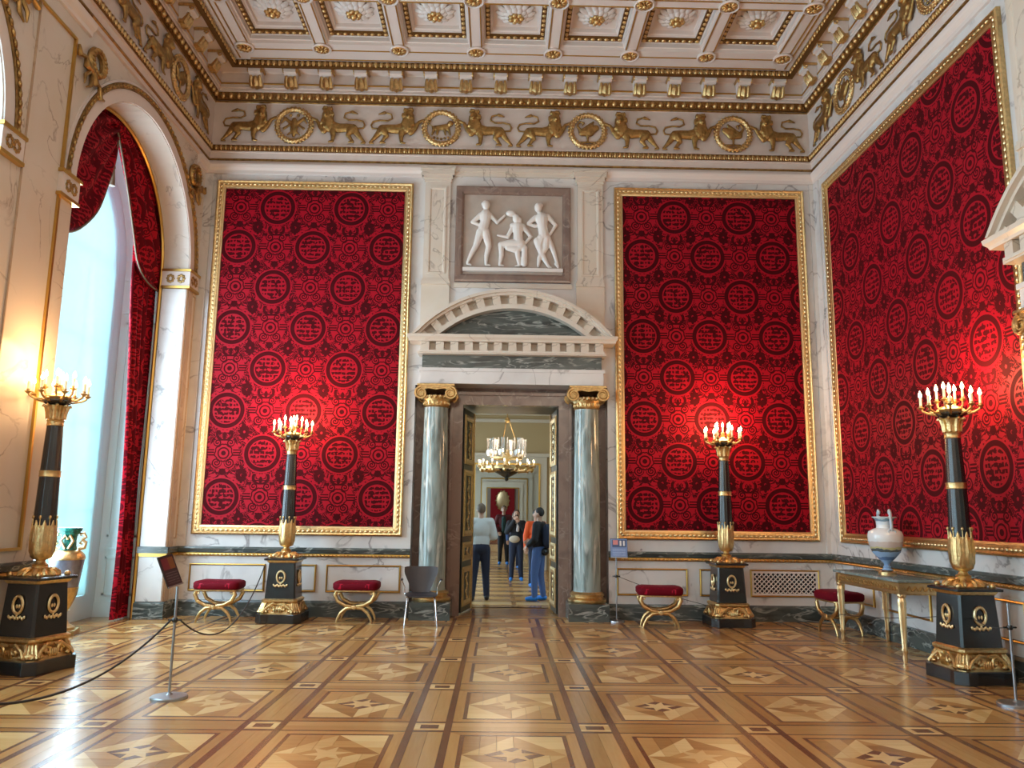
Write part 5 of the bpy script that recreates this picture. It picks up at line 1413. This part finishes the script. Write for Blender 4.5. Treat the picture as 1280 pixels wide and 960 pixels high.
def person(loc, rz, h, label, top, trous, shoes, hair, hands, feet=((-.11,.02),(.11,-.02)), long_coat=0, hairlen=0, sleeve='long', bulk=1.0, extra=None, head_turn=0):
    """figure faces -y before turning; every joint in metres for a 1.75 m person"""
    k = h/1.75; t = thing('person', label, 'person', loc, rz)
    def V(p): return tuple(c*k for c in p)
    hip = {s: (s*.085, .0, .93) for s in (-1,1)}; sh = {s: (s*.175, .01, 1.43) for s in (-1,1)}
    ank = {s: (feet[0][0] if s < 0 else feet[1][0], feet[0][1] if s < 0 else feet[1][1], .09) for s in (-1,1)}
    kne = {s: ((hip[s][0]+ank[s][0])/2, (hip[s][1]+ank[s][1])/2-.03, .50) for s in (-1,1)}
    def body(mb, g=0, seg='all'):
        L_ = lambda pts, rs: mb.limb([V(p) for p in pts], [(r+g)*k for r in rs], 10)
        if seg in ('all', 'top'):
            mb.ball(V((0,.01,1.30)), V((.165+g,.105+g,.17+g)), 14, 10); mb.ball(V((0,.0,1.08)), V((.145+g,.10+g,.17+g)), 14, 10)
            L_([(-.15,.01,1.42),(.15,.01,1.42)], [.06,.06])
            for s in (-1,1):
                el, wr = hands[s]
                L_([sh[s], el], [.055,.043]); 
                if seg == 'all' or sleeve == 'long': L_([el, wr], [.043,.030])
                elif sleeve == 'short': L_([el, tuple(el[i]+(wr[i]-el[i])*.12 for i in range(3))], [.046,.046])
        if seg in ('all', 'legs'):
            mb.ball(V((0,.01,.96)), V((.16+g,.115+g,.12+g)), 14, 8)
            for s in (-1,1): L_([hip[s], kne[s]], [.088,.062]); L_([kne[s], (ank[s][0], ank[s][1]+.01, ank[s][2])], [.058,.042])
        if seg == 'all':
            L_([(0,.01,1.45),(0,.0,1.56)], [.055,.05])
            mb.ball(V((0,-.005,1.655)), V((.075,.092,.105)), 14, 10); mb.ball(V((0,-.03,1.60)), V((.052,.055,.055)), 10, 8)
            mb.ball(V((0,-.098,1.635)), V((.013,.018,.022)), 8, 6)
            for s in (-1,1): mb.ball(V((s*.076,.0,1.64)), V((.012,.02,.03)), 8, 6)
            for s in (-1,1):
                el, wr = (Vector(q) for q in hands[s]); d = (wr-el).normalized(); a = d.cross(Vector((0,1,0)) if abs(d.y) < .8 else Vector((1,0,0))).normalized()
                pc = wr+d*.05; mb.limb([V(wr), V(wr+d*.045), V(wr+d*.075)], [.026*k,.036*k,.034*k], 8, None)
                for f_ in range(4):
                    o_ = a*(.036-.024*f_); ln_ = (.085,.098,.092,.07)[f_]
                    mb.limb([V(wr+d*.07+o_), V(wr+d*(.07+ln_*.55)+o_*1.1), V(wr+d*(.07+ln_*.9)+o_+Vector((0,-.02,0)))], [.0105*k,.010*k,.009*k], 6)
                mb.limb([V(wr+d*.02+a*.03), V(wr+d*.06+a*.058), V(wr+d*.09+a*.06)], [.013*k,.012*k,.010*k], 6)
            for s in (-1,1): mb.limb([V((ank[s][0],ank[s][1]+.03,.05)), V((ank[s][0]*1.1,ank[s][1]-.12,.035))], [.04*k,.032*k], 8)
        return mb
    bm_ = body(MB()); o = link('body', voxel(bm_, .011, M_skin, 'body', 3), t)
    o = link('trousers', voxel(body(MB(), .016, 'legs'), .014, trous, 'trousers', 3), t)
    tp = body(MB(), .017*bulk, 'top')
    if long_coat: tp.limb([V((0,.01,1.1)), V((0,.01,1.1-long_coat*.5)), V((0,.02,1.1-long_coat))], [.155*k,.16*k,.165*k], 14, (1,.75,.4))
    link('jacket' if sleeve == 'long' else 'shirt', voxel(tp, .014, top, 'jacket', 3), t)
    hm = MB(); hm.ball(V((0,.012,1.675)), V((.083,.094,.10)), 16, 12); hm.v = [(x, y, z) if (y > -.05*k or z > 1.71*k) else (x, max(y, -.05*k), max(z, 1.70*k)) for x, y, z in hm.v]
    if hairlen: hm.limb([V((0,.05,1.66)), V((0,.06,1.60-hairlen))], [.08*k,.06*k], 10)
    part('hair', hm, hair, t, 80)
    for s in (-1,1):
        part('shoe', MB().limb([V((ank[s][0],ank[s][1]+.035,.055)), V((ank[s][0]*1.05,ank[s][1]-.05,.05)), V((ank[s][0]*1.12,ank[s][1]-.14,.04))], [.05*k,.047*k,.038*k], 10).xf(Matrix()), shoes, t, 80)
        part('eye', MB().ball(V((s*.03,-.083,1.665)), V((.011,.010,.007)), 8, 6), M_eye, t, 80)
    part('mouth', MB().ball(V((0,-.083,1.592)), V((.022,.008,.007)), 8, 6), M_lip, t, 80)
    if extra: extra(t, V, k)
    return t
down = lambda s: ((s*.24,.03,1.15), (s*.25,-.03,.90))
FRONT = 0.0; BACK = PI
def belt(t, V, k): part('belt', MB().lathe([(.158*k,1.0*k),(.16*k,1.03*k),(.155*k,1.035*k)], 20, cap=False).xf(Matrix.Diagonal((1,.76,1,1))), M_leather, t, 50)
person((-.32, 15.45, 0), BACK+.1, 1.80, 'grey-haired person seen from behind in white shirt and navy trousers in the doorway', M_shirt, M_navy, M_leather, M_hairg,
    {-1: ((-.25,.02,1.17), (-.16,-.14,1.05)), 1: ((.25,.03,1.17), (.20,-.10,.98))}, ((-.13,-.06),(.15,.08)), sleeve='short', bulk=1.7, extra=belt)
def cam_bag(t, V, k):
    part('phone', MB().box(V((-.04,-.20,1.52)), V((.04,-.19,1.64))), M_leather, t)
    part('scarf', MB().limb([V((-.05,-.10,1.47)), V((.05,-.11,1.44)), V((.03,-.13,1.25))], [.05*k,.05*k,.04*k], 10), M_scarf, t, 80)
    part('handbag', MB().ball(V((-.05,-.17,1.03)), V((.14,.06,.09)), 14, 10), M_bag, t, 80)
person((.47, 20.1, 0), FRONT, 1.72, 'person in dark jacket with cream bag holding a phone up to the face', M_blackc, M_navy, M_cover, M_hairbr,
    {-1: ((-.24,-.08,1.20), (-.06,-.17,1.48)), 1: ((.24,-.06,1.18), (.07,-.17,1.44))}, ((-.12,0),(.13,0)), hairlen=.04, bulk=1.5, extra=cam_bag)
person((.20, 26.4, 0), FRONT, 1.88, 'person in open maroon jacket over green top standing farthest off', M_maroon, M_blackc, M_cover, M_hairbr, {-1: ((-.26,.0,1.16), (-.16,-.14,.98)), 1: ((.26,.0,1.16), (.16,-.14,1.0))}, bulk=1.2,
    extra=lambda t, V, k: part('green_top', MB().limb([V((0,-.085,1.38)), V((0,-.08,1.0))], [.07*k,.075*k], 10), M_teal, t, 80))
person((.52, 24.6, 0), FRONT+.3, 1.66, 'person in blue mostly hidden behind the one with the phone', M_jeans, M_navy, M_cover, M_hairbr, {s: down(s) for s in (-1,1)}, hairlen=.1)
person((.88, 18.4, 0), FRONT+.2, 1.72, 'person in long orange jacket half hidden behind the dark-coated one', M_orange, M_navy, M_cover, M_hairb, {s: down(s) for s in (-1,1)}, long_coat=.45, bulk=1.3)
def pack(t, V, k): part('backpack', MB().limb([V((-.06,.19,1.34)), V((-.06,.20,1.12))], [.12*k,.13*k], 12, (1,.7,1)).limb([V((.07,.19,1.34)), V((.07,.20,1.12))], [.12*k,.13*k], 12, (1,.7,1)), M_navy, t, 80); part('waist_bag', MB().ball(V((.03,.14,.93)), V((.12,.07,.08)), 12, 8), M_leather, t, 80)
person((.80, 15.55, 0), -PI*.62, 1.74, 'black-haired person in dark jacket and blue jeans beside the right door leaf', M_blackc, M_jeans, M_cover, M_hairb, {-1: ((-.24,.0,1.18), (-.12,-.18,1.12)), 1: ((.24,.0,1.16), (.14,-.16,1.05))}, ((-.12,.05),(.12,-.05)), bulk=1.6, extra=pack)
